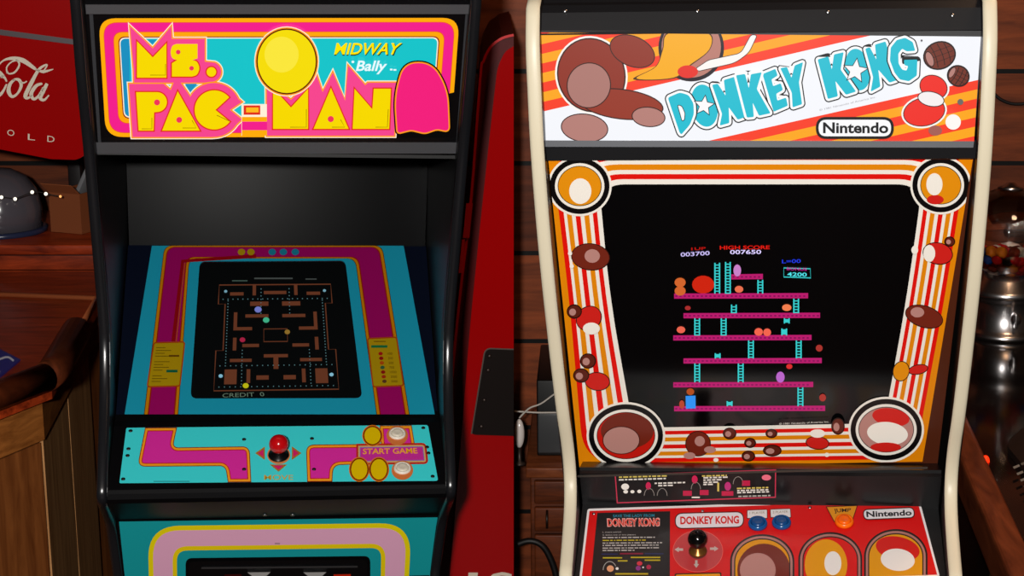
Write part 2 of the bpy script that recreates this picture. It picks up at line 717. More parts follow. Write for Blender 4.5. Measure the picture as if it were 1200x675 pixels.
ms = aA([(168, 72), (288, 188), (385, 72), (388, 138), (562, 138), (562, 258)]) + arc(247.7, 84.3, 11.5, -70, 95, 14) + aA([(560, 368), (190, 368), (188, 300)])
pac = aA([(163, 375), (345, 375), (383, 408), (412, 335), (484, 440)]) + arc(250.5, 128.8, 31.5, 208, 336, 26) + aA([(757, 470), (695, 512), (757, 562)]) + arc(250.5, 128.8, 31.5, 33, 88, 12) + aA([(600, 655), (182, 655)])
man = [(312.5, 96), (341, 117), (371, 88), (378, 108), (390, 85), (404.5, 118), (408, 77), (428, 100), (431, 97), (464, 97), (462, 159), (313, 159)]
ar.up()
for g in (ms, pac, man): ar.poly(grow(g, 2.6), '#fff0d8', up=False)
ar.up()
for g in (ms, pac, man): ar.poly(grow(g, 1.6), '#ff9a1a', up=False)
ar.poly(rect(283, 122, 316, 159), '#fff0d8'); ar.poly(rect(283.5, 137, 316, 159), '#ffab0a'); ar.poly(rect(283.5, 142.5, 316, 152.5), MAG)
ar.up()
for g in (ms, pac, man): ar.poly(g, PNK, up=False)
ar.poly(aA([(262, 142), (308, 142), (285, 167)]), '#1b8fbf'); ar.poly(aA([(458, 374), (522, 374), (486, 418)]), '#1b8fbf', up=False)
ar.poly(rect(285.5, 123.5, 305, 134.5), RED, up=False)
M1 = aA([(205, 150), (288, 235), (360, 160), (360, 342), (205, 342)])
S1 = rpoly([(207, 51.5), (231.5, 51.5), (231.5, 68.5), (225.5, 70.3), (231, 72, 3), (234.3, 80, 5), (231, 88, 4), (225, 89.7), (201.5, 89.7), (201.5, 74), (207.5, 70.5), (201.5, 68.5, 3), (199.5, 61, 5), (202, 53, 3)])
P1 = [(159.5, 108), (184, 108)] + arc(184, 119.6, 11.6, -85, 85, 14) + [(184, 131.3), (180.6, 131.5), (180, 153), (162.5, 153)]
A1 = [(208.3, 107), (234, 153), (190, 153)]
C1 = arc(251, 128.8, 22.9, 37, 320, 40) + [(252.5, 128.8)]
M2 = [(320, 103), (341, 126), (361, 104), (361, 151), (320, 151)]
A2 = [(387.8, 103), (408.5, 151), (367.5, 151)]
N2 = [(415.5, 104), (436.3, 128), (438, 104), (458, 104), (456, 151), (413.3, 151)]
PER = ell(247.7, 84.3, 5.6, 5.6, 24)
ar.up()
LT = (M1, S1, P1, A1, C1, M2, A2, N2, PER)
for g in LT: ar.poly(grow(g, 1.5), RED, up=False)
ar.up()
for g in LT: ar.poly(g, YEL, up=False)
ar.poly(rect(288.5, 126, 303, 131.7), '#ffb91e', up=False)
ar.up()
for x, y, r in ((208.8, 61, 2.7), (224.5, 80, 2.7), (184, 120, 3.5), (210, 140.5, 3.4), (387.6, 139.5, 3.6)):
    ar.poly(ell(x, y, r, r, 20), '#f0355a', up=False)
for l in (((176, 88), (194, 88), (194, 75)), ((166, 151), (178, 151), (178, 138)), ((214, 150), (230, 150), (225, 141)), ((340, 149), (359, 149), (359, 128)), ((389, 149), (404, 149), (399, 140)), ((440, 149), (454, 149), (455, 128)), ((254, 135), (269, 142))):
    ar.line(l, 0.7, '#8a6a00', up=False)
# plain stand-ins for the two painted figures: a yellow disc and a pink dome
disc = ell(336, 72, 34, 37, 44)
for d, c in ((4.0, '#fff0d8'), (3, '#ff9a1a'), (1.6, '#5a1208'), (0, '#f4dc0a')):
    ar.poly(grow(disc, d), c)
ar.poly(ell(330, 64, 20, 21, 30), '#f9e63c')
dome = rpoly([(466, 156, 4), (463, 112, 20), (474, 74, 22), (506, 74, 22), (524, 105, 22), (526, 154, 6), (512, 151, 4), (498, 156, 4), (482, 152, 4)])
for d, c in ((3.2, '#0a0506'), (1.6, '#ff9a1a'), (0, '#f2207c')):
    ar.poly(grow(dome, d), c)
ar.text('MIDWAY', [(394.5, 51), (472.5, 51), (466.5, 65.3), (391.5, 65.3)], '#102018', 0.012, 0.0)
ar.text('MIDWAY', [(394.5, 50.3), (471.5, 50.3), (465.5, 64), (391.5, 64)], '#ffe600', 0.02)
ar.text('Bally', [(420, 71), (455, 71), (450, 87), (416, 87)], '#e8fbff', 0.022)
ar.poly(ell(413.5, 72.5, 1.7, 1.5, 12), '#e8fbff', up=False); ar.poly(rect(457, 80.5, 460, 82.5), '#e8fbff', up=False); ar.poly(rect(461, 81, 464.5, 82.8), '#e8fbff', up=False)
mq = mb.build('marquee', ra)
ALU = M('#8e9096', 0.42, 0.85)
for (a, b, c, d) in (((100, 5.5), (556, 5.5), (554.5, 16.5), (101, 16.5)), ((111, 167), (540, 167), (538.5, 180), (112.5, 180))):
    mb = MB(); mb.prism([a, b, c, d], lambda p: PMq.px(*p, 0.007), lambda p: PMq.back(*p, -0.001), ALU)
    mb.build('retainer', ra, mq)
for (a, b, c, d) in (((104.5, 17), (109, 17), (118.5, 167), (115, 167)), ((545.5, 17), (550.5, 17), (538.5, 167), (534.5, 167))):
    mb = MB(); mb.prism([a, b, c, d], lambda p: PMq.px(*p, 0.004), lambda p: PMq.back(*p, -0.001), M('#55575c', 0.35, 0.6))
    mb.build('side_trim', ra, mq)
# underside of the marquee box and the hood wall behind it
hy1, hz1 = A.loc(288, 3.80)
by, bz = A.loc(181, A.sideD(181) + 0.03)
hy0, hz0 = hy1 + .05, 0
hood = M('#070708', 0.24, spec=0.010)
mb = MB(); A.span(mb, [(by, bz + 0.002), (hy0, bz + 0.012)], BLK, 0.019, 0.006)
mb.build('speaker_board', ra)
mb = MB(); A.span(mb, [(hy0, bz + 0.012), (hy1, hz1 - 0.01)], hood, 0.019, 0.006)
mb.build('hood_panel', ra)
# bezel
PB = A.panel(288, 3.78, 485, 3.44)
mb = MB()
e0 = A.loc(288, 3.785); e1 = A.loc(486, 3.445)
A.span(mb, [e0, e1], M('#0a1020', 0.3), 0.0185, 0.008)
mb.build('monitor_shelf', ra)
mb = MB()
bq = [(178, 288), (473, 288), (509.5, 485.5), (146, 485.5)]
kwB = dict(rough=0.3, spec=0.35)
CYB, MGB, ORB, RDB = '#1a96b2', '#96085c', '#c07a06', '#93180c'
mb.prism(bq, lambda p: PB.px(*p, 0.004), lambda p: PB.back(*p, 0.0005), M(CYB, **kwB))
ar = Art(PB, mb, 0.0042, kw=kwB)
fo = [(168.5, 485.5), (192.5, 287.6, 10), (448, 287.6, 10), (480, 485.5)]
fi = [(209, 485.5), (222, 303, 2), (416, 303, 2), (441, 485.5)]


def lerpf(t): return rpoly([(a[0] * (1 - t) + b[0] * t, a[1] * (1 - t) + b[1] * t, a[2] if len(a) > 2 else 0) for a, b in zip(fo, fi)])


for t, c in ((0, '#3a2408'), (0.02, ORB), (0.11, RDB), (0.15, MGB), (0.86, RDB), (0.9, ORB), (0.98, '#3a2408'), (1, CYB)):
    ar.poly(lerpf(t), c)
ar.line([(203, 400), (214, 306), (300, 300)], 4.5, '#8c0a10')
ar.line([(206.5, 400), (216.5, 308)], 1.3, '#b5440c', up=False)
ar.up()
for qd in (((181, 402.5, 2), (215.5, 401.5, 2), (210, 451.5, 2), (173.5, 452.5, 2)), ((431.5, 397.5, 2), (464, 396, 2), (472, 451, 2), (438, 452.5, 2))):
    ar.poly(grow(rpoly(list(qd)), 1.6), '#a2400c', up=False)
ar.up()
for qd in (((181, 402.5, 2), (215.5, 401.5, 2), (210, 451.5, 2), (173.5, 452.5, 2)), ((431.5, 397.5, 2), (464, 396, 2), (472, 451, 2), (438, 452.5, 2))):
    ar.poly(rpoly(list(qd)), '#a88a0a', up=False)
ar.up()
for i in range(13):       # greeked small print, left card
    y = 407 + i * 3.3; x = 182 - i * 0.45
    if i in (4, 9): continue
    ar.poly(rect(x + 1, y, x + 12 + (i * 7) % 14, y + 0.8), '#5f4d08', up=False)
ar.poly(rect(195, 433.3, 208, 436.4), '#0f5a3c', up=False); ar.poly(rect(198, 416, 210, 418), '#5e3a08', up=False)
ar.poly(rect(435, 404.5, 454, 407.5), '#1a6b3a', up=False)
ar.poly(rect(438, 399.6, 452, 400.6), '#6b4a08', up=False)
for i, (s_, c) in enumerate((('100', '#a01414'), ('200', '#8a1010'), ('500', '#b0480c'), ('700', '#2f5a3a'), ('1000', '#8a1010'), ('2000', '#9c2a10'), ('5000', '#5a3a20'))):
    y = 413 + i * 5.4; x = 446 + i * 0.75
    ar.poly(ell(x, y + 1.4, 2.6, 2.1, 12), c, up=False)
    ar.text(s_, ((x + 8.0, y), (x + 8 + 1.9 * len(s_), y + 2.8)), '#4a3408', up=False)
for x, c in ((283, '#a88a0a'), (294, '#a88a0a'), (319, '#1a7a96'), (332, '#1a7a96'), (346, '#1a7a96')):
    ar.poly(ell(x, 295.3, 4.4, 3.8, 16), c, up=False)
bz_o = mb.build('screen_bezel', ra)
# picture tube
mb = MB()
sc = rpoly([(234, 307.5, 7), (404.7, 306.3, 7), (424.5, 466.5, 8), (223.2, 467, 8)])
mb.prism(sc, lambda p: PB.px(*p, 0.0085), lambda p: PB.back(*p, 0.004), M('#0b0d0e', 0.22, spec=0.5))
ar = Art(PB, mb, 0.0087, kw=dict(rough=0.3, spec=0.3, emit=0.9))


def sq(u, v):
    """position inside the lit raster"""
    tl, tr, br_, bl = Vector((257, 334)), Vector((387.5, 333)), Vector((397, 456)), Vector((250.5, 458))
    p = (tl * (1 - u) + tr * u) * (1 - v) + (bl * (1 - u) + br_ * u) * v
    return (p.x, p.y)


def sbox(u0, v0, u1, v1, c): ar.poly([sq(u0, v0), sq(u1, v0), sq(u1, v1), sq(u0, v1)], c, up=False)


ar.up()
OR1 = '#5e3220'
edge_path = [sq(0.0, 0), sq(1, 0), sq(1, 0.18), sq(0.94, 0.18), sq(0.94, 0.62), sq(1, 0.62), sq(1, 1), sq(0, 1), sq(0, 0.62), sq(0.06, 0.62), sq(0.06, 0.18), sq(0, 0.18)]
ar.line(edge_path, 1.3, OR1, closed=True)
# a plain block pattern of bars and dots, symmetrical about the middle
bars = [(.10, .07, .22, .10), (.30, .0, .33, .10), (.40, .06, .60, .09), (.28, .16, .44, .2), (.14, .26, .17, .40), (.14, .40, .30, .43), (.24, .28, .44, .31),
        (.14, .50, .17, .62), (.22, .56, .36, .59), (.40, .66, .60, .69), (.48, .69, .52, .80), (.12, .70, .30, .73), (.08, .80, .18, .94), (.26, .80, .29, .93), (.34, .86, .44, .9)]
for (a, b, c, d) in bars:
    sbox(a, b, c, d, OR1)
    if c < .5: sbox(1 - c, b, 1 - a, d, OR1)
ar.line([sq(.40, .42), sq(.60, .42), sq(.60, .54), sq(.40, .54)], 1.1, OR1, closed=True, up=False)
for i in range(22):
    for (uu, vv) in ((.04 + i * .0438, .135), (.04 + i * .0438, .765), (.04 + i * .0438, .965), (.085, .15 + i * .028), (.915, .15 + i * .028), (.375, .04 + (i % 8) * .033), (.625, .04 + (i % 8) * .033), (.22, .62 + (i % 11) * .032), (.78, .62 + (i % 11) * .032)):
        x, y = sq(uu, vv)
        ar.poly([(x - .55, y - .55), (x + .55, y - .55), (x + .55, y + .55), (x - .55, y + .55)], '#4f7378', up=False)
ar.up()
for (uu, vv, c, r) in ((.06, .06, '#6f9fb0', 1.9), (.94, .06, '#6f9fb0', 1.9), (.05, .86, '#7fb6cc', 2.5), (.95, .86, '#7fb6cc', 2.5), (.35, .235, '#6f78c4', 4.2), (.42, .335, '#3fae86', 3.8), (.22, .52, '#a02040', 3.3), (.60, .45, '#8a6a2a', 3.2), (.255, .955, '#b8b414', 3.6)):
    x, y = sq(uu, vv)
    ar.poly(ell(x, y, r, r * .85, 14), c, up=False)
ar.text('CREDIT  0', [(261, 461), (309, 459.5), (310, 464.2), (260.5, 465.8)], '#5a6c5c', up=False)
ar.poly(rect(272, 328.4, 290, 329.6), '#3d5048', up=False); ar.poly(rect(298, 325.4, 343, 327), '#3f4442', up=False); ar.poly(rect(358, 326.4, 371, 327.6), '#3f4442', up=False)
mb.build('screen', ra, bz_o)
# control panel body
c1 = A.loc(486, 3.44); c2 = A.loc(497, 3.405); c3 = A.loc(571, 3.272)
fp1 = A.loc(607, 3.418); fp2 = A.loc(675, 3.513)
mb = MB()
lip = [c1, c2, c3, (c3[0] - .004, c3[1] - .006), (c3[0] - .004, c3[1] - .016), (c3[0] + .004, c3[1] - .026), (fp1[0] - .004, fp1[1] + .004), (fp1[0], fp1[1] - .001)]
A.span(mb, lip, M('#08080a', .45, spec=.12), 0.0185, 0.004)
cp = mb.build('control_panel', ra)
PC = A.panel(497, 3.405, 571, 3.272)
mb = MB()
kwC = dict(rough=0.35, spec=0.35)
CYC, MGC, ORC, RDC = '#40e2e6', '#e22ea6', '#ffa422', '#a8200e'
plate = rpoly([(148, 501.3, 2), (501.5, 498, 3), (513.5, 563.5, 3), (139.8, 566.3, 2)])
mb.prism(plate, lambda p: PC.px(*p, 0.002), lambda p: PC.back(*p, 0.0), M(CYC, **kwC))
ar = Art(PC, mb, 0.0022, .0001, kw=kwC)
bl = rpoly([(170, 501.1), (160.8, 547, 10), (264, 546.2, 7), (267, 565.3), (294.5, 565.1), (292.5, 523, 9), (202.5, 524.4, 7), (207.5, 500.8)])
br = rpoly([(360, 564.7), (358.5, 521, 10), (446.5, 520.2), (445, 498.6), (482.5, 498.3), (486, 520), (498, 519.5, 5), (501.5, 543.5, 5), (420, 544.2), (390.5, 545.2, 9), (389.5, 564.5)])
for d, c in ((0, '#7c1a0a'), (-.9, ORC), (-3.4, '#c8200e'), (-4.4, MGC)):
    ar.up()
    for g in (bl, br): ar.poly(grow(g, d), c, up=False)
# square off the band ends
sg = rpoly([(419, 521.5), (498, 520.5, 4), (500.5, 542.3, 4), (419, 543.3)])
ar.poly(grow(sg, 1.5), '#c8281c'); ar.poly(grow(sg, -.8), '#d8b070'); ar.poly(grow(sg, -2.6), '#7c6fc0'); ar.poly(grow(sg, -3.4), '#cf2f9c')
ar.text('START GAME', [(425.5, 525.7), (488.5, 524.9), (489.5, 531.3), (425, 532.3)], '#ffb41e', 0.015)
ar.up()
figs = ((436.5, 510.5, 9.5, 10), (421, 550, 9.5, 12), (444, 550, 9.5, 12))
for d, c in ((2.6, '#e07a14'), (1.4, '#7c1a0a'), (0, '#e8c400')):
    ar.up()
    for f in figs: ar.poly(ell(f[0], f[1], f[2] + d, f[3] + d, 24), c, up=False)
for tri in (((299, 531), (310.3, 523.3), (310.3, 539)), ((353.2, 531), (342, 523), (342, 539)), ((326.3, 552.8), (316, 544.3), (336.5, 544.3))):
    ar.poly(list(tri), '#b07a14', up=False)
    cx = sum(p[0] for p in tri) / 3; cy = sum(p[1] for p in tri) / 3
    ar.poly([(cx + (p[0] - cx) * .62, cy + (p[1] - cy) * .62) for p in tri], '#d8246c')
ar.text('MOVE', ((309.5, 556.5), (343.5, 562.4)), '#d0a83a', 0.004)
ar.poly(rect(180, 563.6, 222, 564.6), '#1f8f92', up=False)
ar.up()
for x, y in ((465.5, 510.3), (471.5, 551)): ar.poly(ell(x, y, 12.6, 11.4, 30), '#d8783c', up=False)
ar.poly(ell(326.6, 533, 13.6, 11, 30), '#d88a50', up=False)
pl = mb.build('panel_overlay', ra, cp)
for x, y in ((286, 515), (365.5, 514), (286, 550), (368, 550), (153, 505), (150.5, 526), (149.5, 534), (144.3, 561.5), (496, 501.5), (500.5, 524), (502, 531), (507, 558.3)):
    screw(PC, x, y, 0.0036, M('#3a3632', 0.35, 0.8), 'bolt', ra, cp)


def button(P, x, y, r, hgt, m1, m2, root):
    mb = MB()
    o = P.px(x, y, 0.002)
    mb.lathe([(r * 1.0, 0), (r * 1.0, hgt * .5), (r * .93, hgt * .9), (r * .82, hgt), (r * .74, hgt * .9), (r * .72, hgt * .5)], o, P.n, m1, 36)
    b = mb.build('push_button', root)
    mb = MB()
    mb.lathe([(r * .7, 0), (r * .7, hgt * .85), (r * .6, hgt * 1.25), (r * .35, hgt * 1.15), (0, hgt * 1.1)], o, P.n, m2, 36)
    mb.build('plunger', root, b)
    return b


WHT = M('#e6dfd0', 0.35)
for x, y in ((465.5, 509.5), (471.5, 550)):
    button(PC, x, y, 0.0155, 0.006, WHT, M('#d9d0bd', 0.35), ra)


def joystick(P, x, y, xb, yb, r, disc_r, m_ball, m_disc, m_shaft, root, name='joystick'):
    mb = MB(); o = P.px(x, y, 0.0048)
    mb.lathe([(disc_r, 0), (disc_r * .97, .0025), (disc_r * .5, .004), (0.006, .009)], o, P.n, m_disc, 36)
    j = mb.build(name, root)
    # ball sits up along the panel normal; find the height that puts it on the photographed spot
    best = min((abs((lambda q: PY0 - FPX * (q - CAM).dot(UP) / (q - CAM).dot(FWD))(o + P.n * h) - yb), h) for h in [k * .001 for k in range(8, 90)])
    h = best[1]
    mb = MB(); mb.tube([o + P.n * .004, o + P.n * h], .0055, m_shaft, 14)
    mb.build('shaft', root, j)
    mb = MB(); mb.ball(o + P.n * h, r, m_ball, n=32)
    mb.build('ball_top', root, j)
    return j


joystick(PC, 326.6, 533.3, 327, 520.5, 0.0172, 0.0185, M('#c00a12', 0.16, spec=0.6), M('#0a0a0b', 0.3), STEEL, ra)
# front with coin door
PF = A.panel(607, 3.418, 675, 3.513)
mb = MB()
fa = A.loc(606.5, 3.4175)
A.span(mb, [fa, fp2, (ln[0] + .02, ln[1] - .1), (ln[0] + .02, 0.02)], M('#0a0a0b', 0.35), 0.0185, 0.008)
fo_ = mb.build('front_panel', ra)
mb = MB()
TEAL = '#159aa0'
kwF = dict(rough=0.4, spec=0.3)
fq = [(139.5, 611.3), (512.8, 606.3), (497, 740), (153.5, 745)]
mb.prism(fq, lambda p: PF.px(*p, 0.002), lambda p: PF.back(*p, 0.0002), M(TEAL, **kwF))
ar = Art(PF, mb, 0.0022, kw=kwF)
b0 = rpoly([(176, 742), (173, 616.5, 38), (482.5, 612.8, 38), (476, 738)], 10)
b1 = rpoly([(203.5, 742), (202, 640.3, 18), (452, 637, 18), (450, 738)], 10)
ar.poly(b0, '#ecd80c'); ar.poly(grow(b0, -5.5), '#e6aac8'); ar.poly(grow(b1, 0), '#ecd00c'); ar.poly(grow(b1, -5), TEAL)
ar.poly(rpoly([(217.5, 742), (217.5, 654, 8), (434, 651.5, 8), (434, 738)]), '#070708', rough=.3)
ar.poly(rect(322, 636, 328, 638), '#b08a98', up=False)
mb.build('front_artwork', ra, fo_)
mb = MB()
cdq = rpoly([(221, 742), (221, 658, 6), (430, 655.5, 6), (430, 738)])
mb.prism(cdq, lambda p: PF.px(*p, 0.008), lambda p: PF.back(*p, 0.0024), M('#08080a', 0.3, spec=.5))
ar = Art(PF, mb, 0.0082)
cdo = mb.build('coin_door', ra)
mb = MB(); mb.prism([(236, 664.6), (419, 663), (419, 665.2), (236, 666.8)], lambda p: PF.px(*p, 0.0105), lambda p: PF.px(*p, 0.008), M('#6a6a6c', 0.3, .8)); mb.build('trim_strip', ra, cdo)
for x in (304, 369.5):
    mb = MB(); mb.prism([(x - 14, 670.8), (x + 13, 670.5), (x + 5, 678), (x + 5, 690), (x - 5, 690), (x - 5, 678)], lambda p: PF.px(*p, 0.014), lambda p: PF.px(*p, 0.008), M('#e8e8e6', 0.25, .6))
    mb.build('coin_slot', ra, cdo)
for x, c in ((273, '#3a0a08'), (401, '#c02810')):
    mb = MB(); mb.prism([(x - 10, 673.2), (x + 10, 672.8), (x + 10, 690), (x - 10, 690)], lambda p: PF.px(*p, 0.012), lambda p: PF.px(*p, 0.008), M(c, .3)); mb.build('reject_button', ra, cdo)
for x in (310.5, 343):
    pf2 = A.panel(590, 3.345, 607, 3.414)
    mb = MB(); mb.lathe([(.004, 0), (.0036, .002), (0, .003)], pf2.px(x, 603, .003), pf2.n, STEEL, 14); mb.build('bolt', ra, cp)

# ================================================================== RIGHT CABINET
RS = [(6, 275.5, .31), (50, 276, .31), (100, 274, .309), (170, 270.5, .308), (250, 264.5, .306), (330, 257, .303), (400, 249.3, .300), (450, 243.5, .2975),
      (490, 238.5, .295), (520, 234, .293), (545, 231.3, .292), (570, 230, .2912), (600, 230.3, .290), (640, 233, .289), (675, 236, .2885)]
B = Cab(889.5, RS)
rb = thing('arcade_cabinet', 'cream edged arcade cabinet with red, white and orange stripes and a black ball joystick',
           'arcade machine', mat=B.m)
pr = smooth_profile([(*B.loc(y, D), W) for (y, D, W) in B.sta], 3)
t0, ln = pr[0], pr[-1]
front = [(t0[0] + .10, t0[1] + .012, .310), (t0[0] + .045, t0[1] + .0115, .310), (t0[0] + .02, t0[1] + .009, .310)] + pr + \
        [(ln[0] - .012, ln[1] - .035, .288), (ln[0] - .012, ln[1] - .06, .288), (ln[0] + .005, ln[1] - .085, .288), (ln[0] + .13, ln[1] - .22, .288), (ln[0] + .15, ln[1] - .3, .288), (ln[0] + .15, .004, .288)]
BACKB = B.loc(187, 2.56)[0] + 0.72
CREAM = M('#cdc3aa', 0.4)
sideB = M('#12100f', 0.4)
B.sides(rb, front, BACKB, 0.0185, sideB, CREAM, 0.0178, 0.004)
ZT = t0[1] + .010
mb = MB(); B.span(mb, [(BACKB - .012, ZT - .01), (BACKB - .012, .02)], BLKM, .0187, .008); mb.build('back_panel', rb)
# inner liners, brown laminate that shows beside the bezel
# header, top
PMr = B.panel(38, B.sideD(40) + .016, 168, B.sideD(168) + .022)
h1 = B.loc(38, B.sideD(40) + .014); h2 = B.loc(12, B.sideD(12) + .018)
mb = MB()
B.span(mb, [(t0[0] + .11, ZT - .004), (h2[0] + .035, ZT - .004), (h2[0] + .012, ZT - .009), (h2[0], h2[1]), h1], M('#151517', .4), .0187, .005, False)
hd = mb.build('header', rb)
mb = MB(); B.span(mb, [(t0[0] + .11, ZT - .003), (BACKB - .01, ZT - .003)], BLKM, .0187, .004); mb.build('top_panel', rb)
for x, y in ((662, 13), (817, 13), (970, 14), (1116, 18)):
    ph = B.panel(12, B.sideD(12) + .018, 38, B.sideD(40) + .014)
    screw(ph, x, y, .0028, STEEL, 'screw', rb, hd)
# marquee
mb = MB()
mqq = [(629, 36), (1152, 36), (1141, 170), (635, 170)]
mb.prism(mqq, lambda p: PMr.px(*p), lambda p: PMr.back(*p, -.01), BLKM)
ar = Art(PMr, mb, .0006, kw=dict(emit=.9, rough=.28))
ma = [(631.5, 38), (1149.5, 43), (1141.5, 166), (635.5, 165)]
ORD, RDD, WHD = '#f5a20a', '#f2391c', '#eef0f6'
ar.poly(ma, WHD)
ar.up()
for k in range(9):       # upper-left diagonal bands
    a = -11.3 * k; b_ = a - 11.4
    ar.poly(clip([(600, 139.1 + a), (1250, -11.7 + a), (1250, -11.7 + b_), (600, 139.1 + b_)], ma), RDD if k % 2 == 0 else ORD, up=False)
for k in range(7):
    a = 10.8 * k; b_ = a + 10.9
    ar.poly(clip([(600, 217 + a), (1250, 70.2 + a), (1250, 70.2 + b_), (600, 217 + b_)], ma), RDD if k % 2 == 0 else ORD, up=False)
# plain stand-ins for the painted figures: rounded colour patches
ar.poly(clip(grow(ell(693, 88, 40, 44, 40, -.3), 2.2), ma), '#f4f0ea')
ar.poly(clip(ell(693, 88, 40, 44, 40, -.3), ma), '#35110a'); ar.poly(clip(ell(693, 88, 38.4, 42.4, 40, -.3), ma), '#8c2c1a')
ar.poly(ell(728, 122, 50, 18, 36, .12), '#35110a'); ar.poly(ell(728, 122, 48.5, 16.6, 36, .12), '#92301c')
ar.poly(ell(690, 100, 26, 27, 36, .3), '#35110a'); ar.poly(ell(690, 100, 24.8, 25.8, 36, .3), '#a8746c')
ar.poly(ell(741, 60, 28, 18, 36, .4), '#35110a'); ar.poly(ell(741, 60, 26.8, 16.8, 36, .4), '#8c2c1a')
ar.poly(clip(ell(685, 150, 28, 17, 36, .1), ma), '#35110a'); ar.poly(clip(ell(685, 150, 26.8, 15.8, 36, .1), ma), '#b07a72')
ar.poly(ell(760, 137, 20, 12, 30, .1), '#35110a'); ar.poly(ell(760, 137, 18.8, 10.8, 30, .1), '#b07a72')
ring = clip(ell(810, 56, 38.5, 39.5, 44), ma)
ar.poly(ring, '#1c0f1e'); ar.poly(clip(ell(810, 55, 34.8, 36, 44), ma), '#b5786c')
ar.poly(rpoly([(815, 80, 3), (830, 70, 4), (868, 62, 6), (880, 40, 4), (888, 41, 4), (878, 62, 6), (862, 74, 8), (818, 84, 3)]), '#2a1a1a')
ar.poly(grow(rpoly([(815, 80, 3), (830, 70, 4), (868, 62, 6), (880, 40, 4), (888, 41, 4), (878, 62, 6), (862, 74, 8), (818, 84, 3)]), -.8), '#f6f0ec')
ar.poly(clip(spline([(783, 38), (830, 38), (832, 58), (808, 78), (790, 92), (742, 93), (768, 78), (776, 58)], 6, True), ma), '#4a2a08')
ar.poly(clip(spline([(784, 39), (829, 39), (831, 58), (807, 77), (789, 91), (746, 92), (769, 78), (777, 58)], 6, True), ma), '#f0a80a')
ar.poly(ell(806, 84, 12, 7.5, 24), '#e0261a')
# barrels
for (cx, cy, rx, ry, ro) in ((1101, 65, 18.5, 15.5, -.35), (1123, 89, 12.5, 11.5, .5)):
    ar.poly(ell(cx, cy, rx + 1.2, ry + 1.2, 28, ro), '#1c0a08'); ar.poly(ell(cx, cy, rx - .6, ry - .6, 28, ro), '#6e2a1a')
    c, s_ = math.cos(ro), math.sin(ro)
    ar.up()
    for k in (-.25, .2, .6):
        ar.line([(cx + rx * k * c - t * ry * .9 * s_ - .12 * rx * (t * t) * c, cy + rx * k * s_ + t * ry * .9 * c) for t in (-.95, -.5, 0, .5, .95)], 1.0, '#2a0e08', up=False)
    for k in (-.4, .0, .4):
        ar.line([(cx - rx * .4 * c - k * ry * s_, cy - rx * .4 * s_ + k * ry * c), (cx + rx * .9 * c - k * ry * s_, cy + rx * .9 * s_ + k * ry * c)], .7, '#3a140c', up=False)
    ar.poly(ell(cx - rx * .66 * c, cy - rx * .66 * s_, rx * .26, ry * .62, 20, ro), '#1c0a08'); ar.poly(ell(cx - rx * .66 * c, cy - rx * .66 * s_, rx * .21, ry * .55, 20, ro), '#b07a72')


def c6(l): return [(770 + x / 5.624, 50 + y / 5.624) for x, y in l]
def c7(l): return [(930 + x / 5.624, 30 + y / 5.624) for x, y in l]


rr = lambda l, r=1.6: rpoly([(x, y, r) for x, y in l], 4)
Dl = rr(c6([(70, 362), (150, 328), (208, 345), (240, 400), (243, 470), (217, 540), (160, 606), (148, 592)]), 3)
Dh = rr(c6([(137, 412), (162, 420), (182, 465), (178, 508), (166, 514)]), 2)
O1 = ell(*c6([(312, 415)])[0], 88 / 5.6, 140 / 5.6, 40, -.18)
N1 = rr(c6([(362, 278), (400, 270), (452, 350), (440, 246), (512, 224), (585, 490), (532, 508), (472, 425), (476, 530), (413, 547), (428, 470)]))
K1 = rr(c6([(520, 215), (580, 206), (605, 300), (618, 208), (690, 195), (657, 305), (748, 465), (672, 482), (630, 395), (638, 490), (592, 494)]))
E1 = rr(c6([(695, 207), (780, 172), (795, 217), (754, 242), (765, 287), (815, 267), (830, 312), (785, 337), (792, 382), (850, 362), (862, 416), (768, 456)]))
Y1 = rr(c6([(812, 168), (856, 160), (886, 232), (907, 150), (962, 128), (935, 262), (956, 406), (893, 427), (888, 330)]))
K2 = rr(c7([(158, 223), (230, 203), (252, 290), (266, 190), (330, 175), (310, 290), (412, 435), (345, 456), (275, 365), (292, 466), (226, 484)]))
O2 = ell(*c7([(422, 290)])[0], 82 / 5.6, 138 / 5.6, 40, -.16)
N3 = rr(c7([(472, 152), (502, 142), (546, 225), (536, 125), (606, 104), (682, 360), (632, 376), (558, 290), (572, 402), (508, 436), (524, 340)]))
G1 = rr(c7([(802, 166), (785, 108), (735, 80), (680, 95), (640, 145), (635, 230), (665, 310), (700, 355), (760, 367), (812, 330), (816, 224), (727, 226), (730, 262), (755, 266), (745, 297), (715, 290), (692, 250), (690, 185), (715, 152), (745, 170)]))
LOGO = '#0fb9cd'
for g in (O1, Dl, E1, Y1, N1, K1, O2, K2, N3, G1):
    ar.up()
    ar.poly(grow(g, 4.1), '#0c0c10', up=False); ar.poly(grow(g, 2.7), '#f6f6f6'); ar.poly(g, LOGO)
ar.poly(grow(Dh, .9), '#15151a'); ar.poly(Dh, '#f6f6f6')
for cx, cy, r in ((*c6([(310, 415)])[0], 11.5), (*c7([(408, 298)])[0], 14)):
    st = star(cx, cy, r, .45, -83)
    ar.poly(grow(st, .9), '#15151a'); ar.poly(st, '#f2f2f4')
ar.text('© 1981 Nintendo of America Inc.', [(960, 128), (1026, 112.5), (1026.4, 114.5), (960.4, 130)], '#9a98a0')
pill = rect(957.5, 138.5, 1046, 161.5, 15)
ar.poly(grow(pill, 1.5), '#0c0c0e'); ar.poly(grow(pill, -1.8), '#f4f4f6')
ar.text('Nintendo', ((964.5, 143.3), (1041, 156.3)), '#101014', .03)
